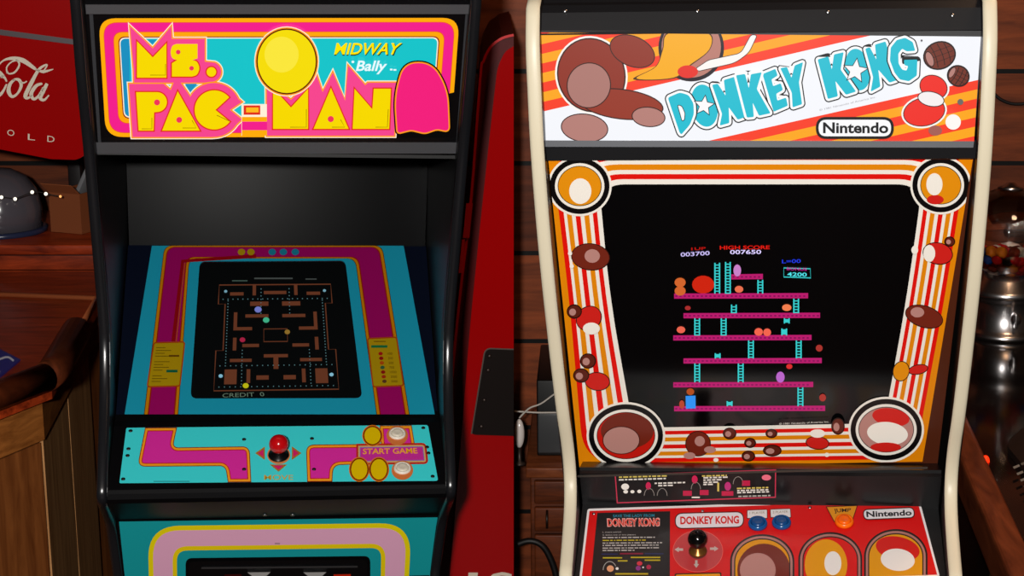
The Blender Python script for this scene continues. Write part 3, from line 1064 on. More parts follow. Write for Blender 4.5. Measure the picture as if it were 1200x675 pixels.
# right-hand figure: plain red patches
for (cx, cy, rx, ry, ro) in ((1083, 131, 25, 17, -.2), (1094, 102, 17, 14, .4)):
    ar.poly(ell(cx, cy, rx + 2, ry + 2, 28, ro), '#f6f2ee'); ar.poly(ell(cx, cy, rx, ry, 28, ro), '#2a0a0a'); ar.poly(ell(cx, cy, rx - 1, ry - 1, 28, ro), '#ea2a20')
ar.poly(ell(1091, 116, 16, 9, 26, .2), '#151015'); ar.poly(ell(1091, 116, 15, 8, 26, .2), '#f0eaea')
ar.poly(ell(1117, 143, 9, 9, 24), '#f6f2ee', up=False); ar.poly(ell(1096, 153, 8, 6, 24), '#a05a52', up=False)
ar.poly(ell(1080, 47.5, 1.3, 1.3, 10), '#555058', up=False); ar.poly(ell(1125.5, 119.5, 3.6, 3.6, 14), '#6a6460')
mqr = mb.build('marquee', rb)
mb = MB(); mb.prism([(634.5, 164.6), (1141.5, 165.6), (1140.5, 173), (635.5, 172)], lambda p: PMr.px(*p, .006), lambda p: PMr.back(*p, -.001), M('#55575c', .4, .3))
mb.build('retainer', rb, mqr)
# strip below the marquee
b1_ = B.loc(172, B.sideD(172) + .017); b2_ = B.loc(187, B.sideD(187) + .02); b3_ = B.loc(188, 2.563)
mb = MB(); B.span(mb, [(b1_[0] + .006, b1_[1] + .006), b1_, b2_, b3_], M('#161719', .35), .0187, .005); mb.build('speaker_strip', rb)
# bezel
PR = B.panel(187, 2.555, 546, 2.90)
mb = MB()
g0 = B.loc(186, 2.559); g1 = B.loc(548, 2.907)
B.span(mb, [g0, g1], M('#4a2010', .35), .0187, .008); mb.build('monitor_board', rb)
mb = MB()
kwR = dict(rough=.3, spec=.3)
base = [(642.5, 187), (1140, 187), (1081, 541), (679, 547.5)]
ORR, RDR, WHR = '#dc8206', '#d9120a', '#e8e2d8'
mb.prism(base, lambda p: PR.px(*p, .004), lambda p: PR.back(*p, .0004), M(ORR, **kwR))
ar = Art(PR, mb, .0042, kw=kwR)
op = [(702, 216, 30), (1081, 216, 30), (1062.5, 350, 60), (1036, 496, 10), (742, 501.5, 10), (714.8, 350, 60)]
ou = [(644, 159, 70), (1137, 159, 70), (1107, 350, 60), (1072, 538, 40), (684, 542.5, 40), (667, 350, 60)]
for t, c in ((1, RDR), (.885, WHR), (.815, ORR), (.70, WHR), (.615, RDR), (.50, WHR), (.41, ORR), (.295, WHR), (.21, RDR), (.105, WHR)):
    g = rpoly([(a[0] * (1 - t) + b[0] * t, a[1] * (1 - t) + b[1] * t, a[2] * (1 - t) + b[2] * t) for a, b in zip(op, ou)], 9)
    ar.poly(clip(g, base), c)
BRN, TAU = '#6e2416', '#b28078'
opn = rpoly(op, 9)
ar.up(3)
LSCR = ar.l
ar.up(6)
MED = [(679.3, 218, 35, 32.8), (1102.5, 217, 33.3, 31.8), (733.5, 510.5, 43.5, 36.8), (1038.5, 503.5, 41.8, 36)]
ar.up()
for (cx, cy, rx, ry) in MED: ar.poly(clip(ell(cx, cy, rx + 2.6, ry + 2.6, 48), base), WHR, up=False)
for d, c in ((0, '#0a0809'), (-6, WHR), (-9.2, '#0a0809')):
    ar.up()
    for (cx, cy, rx, ry) in MED: ar.poly(clip(ell(cx, cy, rx + d, ry + d, 48), base), c, up=False)
for (cx, cy, rx, ry), c in zip(MED, ('#dc8a0c', '#dc8a0c', '#c01a10', '#b28078')):
    ar.poly(clip(ell(cx, cy, rx - 10, ry - 10, 48), base), c)
# plain rounded patches in the roundels
ar.poly(ell(680, 224, 13, 15, 30), '#ece6dc'); ar.poly(ell(1095, 216, 9.5, 13, 30), '#ece6dc', up=False)
ar.poly(ell(1096, 234, 10, 5.5, 26), '#c8201a', up=False)
ar.poly(ell(735, 505, 31, 21, 36), BRN); ar.poly(ell(728, 516, 22, 16.5, 36), '#3a120a'); ar.poly(ell(728, 516, 21, 15.6, 36), TAU)
ar.poly(ell(1044, 489, 22, 10.5, 36, .15), '#c8201a', up=False); ar.poly(ell(1040, 508, 24, 13.5, 36, .1), '#ece6dc'); ar.poly(ell(1038, 524, 18, 5.5, 30), '#c8201a')
# small printed patches and barrels along the bands
sm = [(692, 301, 22, 15, .1, BRN), (690, 373, 13, 15, .9, '#c8201a'), (700, 447, 14, 10, .1, '#c8201a'), (1099, 297, 17, 12, .2, '#c8201a'), (1083, 371, 22, 12, .3, BRN),
      (1056, 435, 9, 11, .2, '#dc8a0c'), (1076, 433, 11, 5, -.2, '#c8201a'), (818, 520, 14, 14, 0, BRN), (958, 519, 13, 7, .1, '#c8201a')]
ar.up()
for (x, y, a, b, r, c) in sm: ar.poly(clip(ell(x, y, a + 1, b + 1, 26, r), base), '#2a0e08' if c != WHR else WHR, up=False)
ar.up()
for (x, y, a, b, r, c) in sm: ar.poly(ell(x, y, a, b, 26, r), c, up=False)
ar.up()
for (x, y, a, b, c) in ((694, 300, 9, 8, TAU), (1089, 297, 7, 10, '#ece6dc'), (693, 385, 10, 7, '#ece6dc'), (820, 517, 6, 6, TAU), (1075, 366, 8, 6, TAU), (1072, 293, 4, 5, '#ece6dc'), (958, 508, 9, 5, '#ece6dc'), (668, 297, 2.5, 2.5, '#ece6dc'), (670, 312, 2.5, 2.5, '#ece6dc'), (839, 539, 3, 2.3, '#ece6dc'), (969, 533, 3, 2.5, '#ece6dc'), (808, 534, 7, 4, TAU), (832, 527, 7, 4, TAU)):
    ar.poly(ell(x, y, a, b, 20), c, up=False)
brl = [(673, 365, 8, 7.5), (689, 423, 8.5, 8), (681, 440, 8.5, 7.5), (855, 508, 7, 6), (904, 508, 6, 4.5), (879, 519, 6, 5), (877, 534.5, 7, 5.5), (905, 528, 10, 6), (982, 499.5, 7, 9), (1113, 283, 5.5, 5)]
ar.up()
for (x, y, a, b) in brl: ar.poly(ell(x, y, a + 1, b + 1, 22), '#1e0a06', up=False)
ar.up()
for (x, y, a, b) in brl: ar.poly(ell(x, y, a - .3, b - .3, 22), '#5a2014', up=False)
ar.up()
for (x, y, a, b) in brl: ar.poly(ell(x - a * .25, y + b * .1, a * .5, b * .55, 18), TAU, up=False)
ar.text('© 1981 Nintendo of America Inc.', [(913, 495.6), (971.5, 493), (971.6, 495.2), (913, 497.8)], '#d8d4cc')
bz = mb.build('screen_bezel', rb)
# dark glass of the opening
mb = MB()
ar = Art(PR, mb, LSCR - .0002, kw=dict(rough=.12, spec=.25))
ar.poly(opn, '#030304')
ar = Art(PR, mb, LSCR, kw=dict(rough=.3, emit=1.0, spec=.2))
PKB, CYL = '#b01a66', '#35c4c4'
ar.up()
lv = [(857, 894, 324.5), (790, 947, 347), (801, 961, 370), (789, 951, 396), (801, 963, 423), (789, 953, 451), (790, 967, 479)]
for x0, x1, y in lv: ar.poly([(x0, y - 3), (x1, y - 3.6), (x1, y + 2.6), (x0, y + 3)], PKB, up=False)
ar.up()
for x0, x1, y in lv:
    n = int((x1 - x0) / 5)
    for k in range(n):
        xx = x0 + 2.5 + k * 5
        ar.poly([(xx - 1.2, y - .9), (xx + 1.2, y - .9), (xx + 1.2, y + .9), (xx - 1.2, y + .9)], '#7a1050', up=False)


def ladder(x, y0, y1, wd=7):
    ar.poly(rect(x - wd / 2, y0, x - wd / 2 + 1.6, y1), CYL, up=False); ar.poly(rect(x + wd / 2 - 1.6, y0, x + wd / 2, y1), CYL, up=False)
    if y1 - y0 < 9:
        ar.poly(rect(x - wd / 2, y0 + 1, x + wd / 2, y1 - 1), CYL); return
    k = y0 + 2
    while k < y1 - 1:
        ar.poly(rect(x - wd / 2, k, x + wd / 2, k + 1.2), CYL, up=False); k += 3.4


for x, a, b in ((840.5, 308, 344), (853, 307, 344), (891, 328, 344), (933, 350, 367), (860, 357, 367), (817, 373, 393), (848, 373, 393), (919, 385, 393), (922, 373, 379), (841, 414, 420), (880, 399, 420), (936, 399, 420), (817, 426, 448), (868, 426, 448), (855, 470, 476), (938, 454, 476)):
    ladder(x, a, b)
# plain coloured tokens
for (x, y, a, b, c) in ((797, 331, 6.5, 5.5, '#c8602a'), (797, 341, 6.5, 5.5, '#c8602a'), (824, 333.5, 13, 10.5, '#c4220e'), (864, 317, 4.5, 7, '#c07ac0'), (866, 339, 5, 4, '#e06a4a'), (922, 360.5, 5.5, 4, '#e8784a'), (798, 386.5, 5, 4, '#e0604a'), (889, 389, 5, 4.5, '#e8604a'), (899, 389.5, 4.6, 4.5, '#e8604a'), (960, 408, 4, 4, '#a0302a'), (914.5, 442, 5, 6.5, '#b060c0'), (925, 429.5, 3.6, 3, '#d02a2a'), (806, 361, 3.4, 2.6, '#a02a2a'), (964, 466, 4, 4.4, '#a0302a'), (799, 474, 3, 5, '#b0402a'), (809, 459, 4.5, 4, '#a8481a')):
    ar.poly(ell(x, y, a, b, 18), c, up=False)
ar.poly([(803.5, 464), (815, 463.6), (815.2, 478.6), (803.8, 479)], '#2a8ae8', up=False)
ar.text('1UP', [(810, 290.2), (827, 289.4), (827, 292.6), (810, 293.4)], '#b0140e', .02, up=False)
ar.text('003700', [(797.5, 296), (831.5, 294), (831.7, 299), (797.7, 301)], '#c4b8f0', .015, up=False)
ar.text('HIGH SCORE', [(843.5, 288), (902, 287.6), (902, 292), (843.5, 292.6)], '#d81a10', .02, up=False)
ar.text('007650', [(855.5, 292.9), (892, 292.7), (892, 297.7), (855.5, 298)], '#d8ccff', .015, up=False)
ar.text('L=00', [(916.3, 304.3), (938.5, 303.6), (938.5, 308), (916.3, 308.7)], '#2038d8', .015, up=False)
ar.line([(918.5, 314), (949.5, 315), (950, 325.7), (918.5, 324.6)], 1.2, CYL, closed=True, up=False)
ar.text('BONUS', [(922, 313.2), (945.5, 314), (945.5, 317.4), (922, 316.6)], '#b0208a', .02)
ar.text('4200', [(922.5, 319), (945.5, 319.6), (945.5, 324.2), (922.5, 323.6)], '#50e0e8', .015, up=False)
mb.build('screen', rb, bz)
# ledge and instruction slope
q0 = B.loc(545, 2.900); q1 = B.loc(553, 2.842); q2 = B.loc(557, 2.838); q3 = B.loc(594, 2.868)
mb = MB(); B.span(mb, [q0, q1, q2, q3], M('#0e0e0f', .32), .0187, .005); ledge = mb.build('instruction_ledge', rb)
PL = B.panel(553, 2.842, 557, 2.838)
mb = MB(); mb.prism([(672, 557), (1087, 547), (1087, 549.5), (672, 559.5)], lambda p: B.panel(557, 2.838, 594, 2.868).px(*p, .004), lambda p: B.panel(557, 2.838, 594, 2.868).px(*p, 0), M('#4a4640', .35, .6)); mb.build('ledge_edge', rb, ledge)
PI = B.panel(557, 2.838, 594, 2.868)
mb = MB()
iq = [(720.3, 556.3), (909.6, 550), (909.2, 583.3), (722.8, 590)]
mb.prism(iq, lambda p: PI.px(*p, .003), lambda p: PI.back(*p, 0), M('#b8304a', .35))
ar = Art(PI, mb, .0032, kw=dict(rough=.35))
ar.poly(grow(iq, -1.3), '#0b090a')


def ip(x, y): return (715 + x / 5.854, 540 + y / 5.854)


ar.up()
for i, (x0, x1, y, c) in enumerate(((60, 395, 108, '#c8b45a'), (60, 390, 126, '#d8d4cc'), (305, 515, 150, '#d8d4cc'), (330, 440, 166, '#d8d4cc'), (630, 800, 100, '#c8b45a'), (640, 815, 112, '#d8d4cc'), (640, 770, 128, '#d8d4cc'), (640, 740, 144, '#d8d4cc'), (640, 705, 158, '#d8d4cc'), (870, 1085, 185, '#c8b45a'), (872, 1085, 200, '#d8d4cc'), (872, 1090, 214, '#d8d4cc'), (880, 1100, 240, '#a8a49c'))):
    x = x0
    k = 0
    while x < x1 - 6:      # words as short dashes, too small to read in the photo
        wd = (22, 34, 16, 28)[(k + i) % 4]; k += 1
        a = ip(x, y - (x - x0) * .03); b = ip(min(x + wd, x1), y + 9 - (x - x0) * .03)
        ar.poly([a, (b[0], a[1] - .1), b, (a[0], b[1] + .1)], c, up=False); x += wd + 8
for (x, y, a, b, c) in ((103, 178, 27, 22, '#e4e0d8'), (107, 212, 16, 12, '#e4e0d8'), (153, 212, 14, 11, '#e4e0d8'), (200, 210, 14, 12, '#e4e0d8'), (262, 172, 18, 26, '#c02050'), (580, 128, 20, 28, '#c02050'), (807, 175, 22, 30, '#b02a70'), (1072, 115, 32, 20, '#e06a80')):
    ar.poly(ell(*ip(x, y), a / 5.854, b / 5.854, 18), c, up=False)
for (x0, y0, x1, y1) in ((500, 205, 560, 240), (615, 200, 675, 235), (765, 208, 845, 240), (905, 135, 960, 172)):
    ar.poly(rect(*ip(x0, y0), *ip(x1, y1)), '#b01440', up=False)
ar.poly(rect(*ip(735, 150), *ip(748, 210)), '#c8b45a', up=False); ar.poly(rect(*ip(560, 246), *ip(615, 256)), '#d8d4cc', up=False)
for (x, y, r) in ((268, 240, 34), (357, 240, 34), (588, 195, 32), (878, 160, 34)):
    ar.line([ip(x + r * math.cos(R(a)), y + 1.5 * r * math.sin(R(a)) * 1.0) for a in range(180, 361, 18)], .7, '#8a8680', up=False)
mb.build('instruction_plate', rb, ledge)
# control panel
CPR = (590, 2.872); CPF = (692, 2.715)
PK = B.panel(*CPR, *CPF)
mb = MB()
k1 = B.loc(592, 2.8705); k2 = B.loc(694, 2.712)
B.span(mb, [q3, k1, k2, (k2[0] - .003, k2[1] - .008), (k2[0] + .004, k2[1] - .07), (ln[0] + .15, ln[1] - .22), (ln[0] + .165, ln[1] - .3), (ln[0] + .165, .02)], M('#101011', .35), .0187, .006)
cpr = mb.build('control_panel', rb)
mb = MB()
kwK = dict(rough=.34, spec=.35)
plate = rpoly([(688.5, 596.2, 3), (1077, 583.8, 3), (1101.5, 676, 3), (677.5, 689.5, 3)])
mb.prism(plate, lambda p: PK.px(*p, .002), lambda p: PK.back(*p, 0), M('#e8dedd', **kwK))
ar = Art(PK, mb, .0022, .0001, kw=kwK)
RK = '#d00c0c'
inn = grow(plate, -2.6)
ar.poly(inn, RK)
ar.poly([(700, 601), (785.3, 599), (785, 686), (691.5, 686)], '#181213')


def i1(x, y): return (685 + x / 7.943, 590 + y / 7.943)
def i2(x, y): return (780 + x / 7.5, 585 + y / 7.5)


ar.text('SAVE THE LADY FROM', [i1(265, 103), i1(650, 98), i1(650, 124), i1(265, 129)], '#2a86a0', .01)
ar.text('DONKEY KONG', [i1(207, 138), i1(702, 132), i1(700, 214), i1(212, 219)], '#e8a8a0', .06, up=True)
ar.text('DONKEY KONG', [i1(215, 147), i1(694, 141), i1(692, 206), i1(220, 211)], '#d8301c', .02)
lines = [(262, '1. Insert coin(s).', 345), (288, '2. Select one or two players.', 480), (313, None, 655), (339, None, 570), (364, None, 722), (386, None, 690), (411, None, 694), (433, None, 465)]
for i, (y, s_, x1) in enumerate(lines):
    c = '#b8a41c' if i == 3 else '#b8b0ac'
    if s_:
        ar.text(s_, [i1(168, y), i1(x1, y - 4), i1(x1, y + 11), i1(168, y + 15)], c, .008, up=False)
    else:
        x = 168; k = 0
        while x < x1 - 8:
            wd = (14, 52, 34, 60, 26)[(k + i) % 5]; k += 1
            a, b = i1(x, y - (x - 168) * .008), i1(min(x + wd, x1), y + 10 - (x - 168) * .008)
            ar.poly([a, (b[0], a[1]), b, (a[0], b[1])], c, up=False); x += wd + 10
for (x0, x1, y, c, h) in ((155, 310, 468, '#26306e', 6), (330, 545, 460, '#7e1430', 14), (560, 735, 465, '#26306e', 6), (170, 350, 500, '#b8a41c', 12), (310, 400, 528, '#b8a41c', 12), (430, 705, 496, '#b8a41c', 12), (560, 705, 522, '#b8a41c', 12), (285, 592, 648, '#b8a41c', 14)):
    ar.poly(rect(*i1(x0, y), *i1(x1, y + h)), c, up=False)
ar.line([i1(235 + 62 * math.cos(R(a)), 620 + 80 * math.sin(R(a))) for a in range(180, 350, 17)], .8, '#a8a4a0', up=False)
for (x, y, a, b, c) in ((240, 606, 33, 30, '#e09a70'), (303, 606, 14, 13, '#e8e4e0'), (512, 558, 26, 20, '#c83040'), (500, 602, 24, 22, '#8a3080'), (598, 592, 22, 22, '#a81a40'), (545, 595, 8, 8, '#e8e4e0')):
    ar.poly(ell(*i1(x, y), a / 7.94, b / 7.94, 16), c, up=False)
pp = rpoly([(791.5, 601.8, 9), (870.8, 599.8, 9), (871.3, 617.3, 9), (791.5, 619.3, 9)])
ar.poly(grow(pp, .8), '#3a0808', up=False); ar.poly(grow(pp, -.4), '#e0d8dc')
ar.text('DONKEY KONG', [i2(128, 152), i2(645, 145), i2(645, 214), i2(130, 222)], '#d0140e', .035)
dsk = ell(817.8, 646, 29.5, 24.5, 44)
ar.poly(dsk, '#d86a60'); ar.poly(grow(dsk, -.6), '#b5383a')
ar.poly(ell(817.8, 646, 11, 9, 30), '#6a3430')
for (x, y, dx, dy) in ((795.5, 644, -1, 0), (837, 643, 1, 0), (816, 661, 0, 1)):
    px_, py_ = -dy, dx
    ar.poly([(x + dx * 5, y + dy * 4.5), (x + px_ * 3.2, y + py_ * 3.2), (x + px_ * 1.4, y + py_ * 1.4), (x - dx * 5 + px_ * 1.4, y - dy * 4.5 + py_ * 1.4), (x - dx * 5 - px_ * 1.4, y - dy * 4.5 - py_ * 1.4), (x - px_ * 1.4, y - py_ * 1.4), (x - px_ * 3.2, y - py_ * 3.2)], '#b8a8a0', up=False)
ar.poly(rpoly([(790.5, 672, 2), (845.5, 670.5, 2), (845.5, 683), (790, 684)]), '#1a0a08', up=False); ar.poly(rpoly([(792, 673.3, 2), (844, 672, 2), (844, 683), (791.5, 684)]), '#d8900a')
for qd, tx in ((((876, 598.2, 1), (898.7, 597.4, 1), (898.7, 607), (876, 607)), '1 PLAYER'), (((903, 597.2, 1), (925.8, 596.4, 1), (926.5, 606), (903.5, 606)), '2 PLAYER')):
    ar.poly(grow(rpoly(list(qd)), .7), '#3a0808', up=False); ar.poly(rpoly(list(qd)), '#dcd4d4')
    ar.text(tx, [(qd[0][0] + 2.5, qd[0][1] + 1.8), (qd[1][0] - 2.5, qd[1][1] + 1.8), (qd[1][0] - 2.5, qd[1][1] + 4.4), (qd[0][0] + 2.5, qd[0][1] + 4.4)], '#8a7a60')
jq = [(969, 594.3), (1004, 593), (998, 611), (978, 611)]
ar.poly(grow(jq, .9), '#3a0808', up=False); ar.poly(jq, '#d88a1c')
ar.text('JUMP', [(976.5, 596.2), (997.5, 595.4), (996, 601.2), (978.5, 602)], '#2a1408', .02)
np_ = rpoly([(1011.3, 597.2, 6), (1070.5, 594.6, 6), (1072, 606.5, 6), (1012.5, 609, 6)])
ar.poly(grow(np_, .6), '#2a0808', up=False); ar.poly(grow(np_, -.6), '#e0dadc')
ar.text('Nintendo', [(1015, 599.3), (1068, 597.2), (1068.6, 604), (1015.6, 606.2)], '#181418', .03)
# arched pictures, plain patches inside


def arch(x0, x1, yt, yb, d=0):
    cx = (x0 + x1) / 2; rx = (x1 - x0) / 2 - d; ry = (x1 - x0) / 2 * .86 - d
    return [(cx + rx * math.cos(R(a)), yt + (x1 - x0) / 2 * .86 + ry * math.sin(R(a))) for a in range(180, 361, 6)] + [(cx + rx, yb), (cx - rx, yb)]


for (x0, x1, yt, yb, c) in ((855.5, 931, 626, 681, '#d8900a'), (935.5, 1010.5, 623.5, 678.5, RK), (1012.5, 1087, 620, 676, '#d8900a')):
    cl = [(680, 590), (1090, 580), (1098.5, 673.3), (676, 686.5)]
    for d, cc in ((0, '#0e0808'), (2.2, '#a87068'), (4.8, '#0e0808'), (6.2, c)):
        ar.poly(clip(arch(x0, x1, yt, yb, d), cl), cc)
ar.poly(clip(ell(895, 668, 31, 31, 36), arch(855.5, 931, 626, 676, 6.2)), BRN); ar.poly(clip(ell(888, 668, 21, 20, 36), arch(855.5, 931, 626, 676, 6.2)), '#b07a72')
ar.poly(clip(ell(968, 662, 25, 30, 36), arch(935.5, 1010.5, 623.5, 675, 6.2)), '#dc9210'); ar.poly(ell(976, 660, 10, 14, 30), '#e8e0da')
ar.poly(clip(ell(1052, 643, 26, 14, 36, .2), arch(1012.5, 1087, 620, 673, 6.2)), '#c8140e'); ar.poly(ell(1052, 656, 20, 13, 36, .1), '#e8e0da')
ovr = mb.build('panel_overlay', rb, cpr)
for x, y in ((695.8, 602.3), (823.3, 598.8), (949, 595), (1072, 589.3)):
    screw(PK, x, y, .0026, STEEL, 'screw', rb, cpr)
BLU = M('#0e4a86', .2, spec=.5); BLU2 = M('#0c3f76', .25, spec=.5)
button(PK, 888, 615, .0146, .007, BLU, BLU2, rb); button(PK, 915.8, 613.8, .0146, .007, BLU, BLU2, rb)
button(PK, 989.3, 612.5, .0142, .007, M('#f06a0c', .25), M('#f0600a', .25), rb)
joystick(PK, 817.8, 646, 817, 632, .0148, .0135, M('#060607', .12, spec=.6), M('#8a5a2a', .3, .7), M('#a07a3a', .25, .9), rb)

# ================================================================== RED VENDING MACHINE
yd = Vector((-0.062, 1, 0)).normalized()
PV = Panel((at_Y(602, 300, 3.98)), yd)
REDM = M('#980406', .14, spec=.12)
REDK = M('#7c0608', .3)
pv = PV.px(575, 300)
rv = thing('vending_machine', 'tall red metal vending machine with a dark latch plate, wedged between the arcade cabinets', 'vending machine', loc=(pv.x, pv.y + .3, 0))


def floor_y(x): # pixel row where the plane meets the floor
    lo, hi = 600, 1600
    for _ in range(40):
        m = (lo + hi) / 2
        if PV.px(x, m).z > 0.004: lo = m
        else: hi = m
    return lo


fb = floor_y(560)
body = [(602, 41), (588, 45), (575, 55), (566.5, 72), (563, 90), (552, 235), (541, 330), (530, 440), (515, 640), (505, 760), (505, fb), (602, fb)]
mb = MB()
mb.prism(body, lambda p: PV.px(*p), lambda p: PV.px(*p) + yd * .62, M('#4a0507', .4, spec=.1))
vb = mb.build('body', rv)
mb = MB()
L1 = spline(body[:11], 4)
L, Rr = stroke(L1, 3.0)
for i in range(len(L1) - 1):
    mb.prism([L[i], L[i + 1], Rr[i + 1], Rr[i]], lambda p: PV.px(*p, .012), lambda p: PV.px(*p, -.002), M('#c00c10', .3, spec=.2))
mb.build('flange', rv, vb)
mb = MB()
door = [(602, 54, 0), (592, 60, 14), (583, 78, 22), (577, 130, 40), (563, 260, 40), (551, 380, 40), (540, 520, 40), (525, 700, 40), (516, fb), (602, fb)]
dp = rpoly(door, 5)
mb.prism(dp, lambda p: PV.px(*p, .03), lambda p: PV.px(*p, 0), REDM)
bev = grow(dp, 0)
vd = mb.build('door', rv)
bm_ = vd.modifiers.new('bevel', 'BEVEL'); bm_.width = .016; bm_.segments = 4; bm_.limit_method = 'ANGLE'; bm_.angle_limit = R(50)
for (a, b_, c, d) in (((546.5, 238), (554, 238), (550, 279), (542.5, 279)), ((541.5, 281), (545, 280), (541.5, 320), (537.5, 320))):
    mb = MB(); mb.prism([a, b_, c, d], lambda p: PV.px(*p, .034), lambda p: PV.px(*p, 0), M('#c81418', .3)); mb.build('hinge', rv)
mb = MB()
lp = rpoly([(568.5, 408.5, 7), (602, 408.5), (602, 511), (551.5, 509.5, 7)])
mb.prism(lp, lambda p: PV.px(*p, .037), lambda p: PV.px(*p, .029), M('#1c1513', .28, .5))
lk = mb.build('latch_plate', rv)
mb = MB()
n_ = len(lp)
mb_l, mb_r = stroke(lp[:-2] if False else [(602, 409.5)] + lp[:8][::-1] + [(552.5, 508.5)], 1.6)
for i in range(len(mb_l) - 1):
    mb.prism([mb_l[i], mb_l[i + 1], mb_r[i + 1], mb_r[i]], lambda p: PV.px(*p, .039), lambda p: PV.px(*p, .036), M('#6a5e58', .3, .7))
mb.build('rim', rv, lk)
for x, y in ((573.5, 417.5), (572, 434), (567.5, 469), (564, 500)):
    mb = MB(); mb.lathe([(.005, 0), (.004, .002), (0, .003)], PV.px(x, y, .037), PV.n, M('#3c322e', .35, .6), 14); mb.build('rivet', rv, lk)
mb = MB(); ar = Art(PV, mb, .0304)
ar.text('I', [(549, 671), (560, 671), (558, 700), (547, 700)], '#d8c8b4'); ar.text('C', [(569, 670.5), (600, 670.5), (599, 702), (567, 702)], '#d8c8b4', up=False)
mb.build('lettering', rv, vd)

# ================================================================== BAR COUNTER (left)
WD1 = wood('rail_wood', '#33160b', '#6a3018', (3, 3, 3), .3)
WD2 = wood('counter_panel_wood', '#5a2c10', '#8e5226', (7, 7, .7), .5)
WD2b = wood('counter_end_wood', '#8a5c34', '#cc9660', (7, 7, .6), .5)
WD3 = wood('counter_top_wood', '#5c1a0a', '#b0401a', (1.2, 8, 8), .3)
ZC = 1.0
tp = lambda x, y: at_z(x, y, ZC)
c_a, c_b, c_c = tp(-60, 492), tp(60, 446), tp(113, 352)
bk1 = Vector((c_c.x, 4.28, ZC)); bk0 = Vector((c_a.x - .3, 4.28, ZC)); c_a2 = c_a + (c_a - c_b) * .6
foot = [c_a2, c_a, c_b, c_c, bk1, bk0]
cen = sum(foot, Vector()) / 6
rc = thing('bar_counter', 'wooden bar counter with a dark rounded rail and red-brown top at the left', 'bar counter', loc=(cen.x, cen.y, 0))


def ext(mb, pts, z0, z1, mat):
    a = [Vector((p.x, p.y, z1)) for p in pts]; b = [Vector((p.x, p.y, z0)) for p in pts]
    l2 = [(p.x, p.y) for p in pts]
    mb.tess([l2], [a], mat); mb.tess([l2], [b], mat)
    for i in range(len(pts)):
        j = (i + 1) % len(pts); mb.face([a[i], a[j], b[j], b[i]], mat)
    return mb


mb = MB(); ext(mb, foot, ZC - .035, ZC, WD3); mb.build('countertop', rc)


def inset_pts(d):
    q = grow([(p.x, p.y) for p in foot], -d)
    return [Vector((x, y, 0)) for x, y in q]


ip_ = inset_pts(.02)
mb = MB(); ext(mb, ip_, ZC - .115, ZC - .035, wood('counter_band_wood', '#6e3c16', '#a8662e', (2, 2, 8), .45)); mb.build('apron', rc)
ip2 = inset_pts(.035)
# board panels on the two faces seen
mb = MB(); ext(mb, ip2, 0.004, ZC - .115, WD2); mb.build('body', rc)
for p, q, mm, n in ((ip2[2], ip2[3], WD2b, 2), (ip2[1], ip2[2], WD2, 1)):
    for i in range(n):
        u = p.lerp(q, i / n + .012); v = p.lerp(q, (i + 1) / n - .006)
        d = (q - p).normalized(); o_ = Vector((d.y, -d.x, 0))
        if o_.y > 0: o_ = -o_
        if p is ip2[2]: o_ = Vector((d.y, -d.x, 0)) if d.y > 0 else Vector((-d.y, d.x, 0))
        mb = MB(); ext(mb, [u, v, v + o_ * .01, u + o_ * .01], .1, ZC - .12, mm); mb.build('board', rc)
d = (ip2[3] - ip2[2]).normalized(); o_ = Vector((d.y, -d.x, 0)) if d.y > 0 else Vector((-d.y, d.x, 0))
mb = MB(); ext(mb, [ip2[2], ip2[3], ip2[3] + o_ * .025, ip2[2] + o_ * .025], .004, .1, WD2); mb.build('kickboard', rc)
up_ = Vector((0, 0, .010))
mb = MB(); mb.tube([c_a2 + up_, c_a + up_, c_b.lerp(c_a, .06) + up_], .027, WD1, 18); mb.build('rail', rc)
mb = MB(); mb.tube([c_b.lerp(c_a, .05) + up_, c_b.lerp(c_c, .04) + up_, c_b.lerp(c_c, .52) + up_], [.028, .029, .029], WD1, 18); mb.build('rail', rc)
mb = MB(); mb.tube([c_b.lerp(c_c, .5) + Vector((0, 0, .004)), c_c + Vector((0, 0, .004)), c_c + Vector((-.35, .06, .004))], .006, M('#a85a34', .3), 10); mb.build('edge_bead', rc)
# blue card with a white curve lying on the counter
o = tp(4, 424)
rcard = thing('leaflet', 'blue leaflet with a white curl lying on the wooden bar counter', 'leaflet', loc=(o.x, o.y, ZC + .0002))
PCard = Panel((0, 0, ZC + .004), (0, 0, 1))
mb = MB(); mb.prism([(-40, 432), (-2, 408), (23.5, 421), (-6, 446)], lambda p: PCard.px(*p), lambda p: PCard.back(*p, -.0036), M('#1c2f86', .3))
mb.build('card', rcard)
mb = MB(); ar = Art(PCard, mb, .0004)
ar.line(spline([(16, 423), (9, 418.5), (-2, 422), (-8, 430), (0, 436)], 6), 2.4, '#dfe2ee')
mb.build('printed_curl', rcard)

# back shelf behind the bar: stepped wooden boards
WD4 = wood('back_shelf_wood', '#4a160a', '#a03a18', (1, 6, 6), .28, (2, .035))
zs = at_Y(60, 283, 4.34).z
rs = thing('back_shelf', 'stepped red-brown wooden shelf along the wall behind the bar', 'shelf', loc=(-1.5, 4.5, ZC))
mb = MB(); mb.box((-1.72, 4.44, (ZC + zs) / 2 - .02), (1.5, .28, zs - ZC - .002), WD4, bev=.004); mb.build('shelf_body', rs)
mb = MB(); mb.box((-1.72, 4.50, zs - .008), (1.52, .44, .024), WD3, bev=.004); mb.build('shelf_board', rs)
ZS = zs + .004
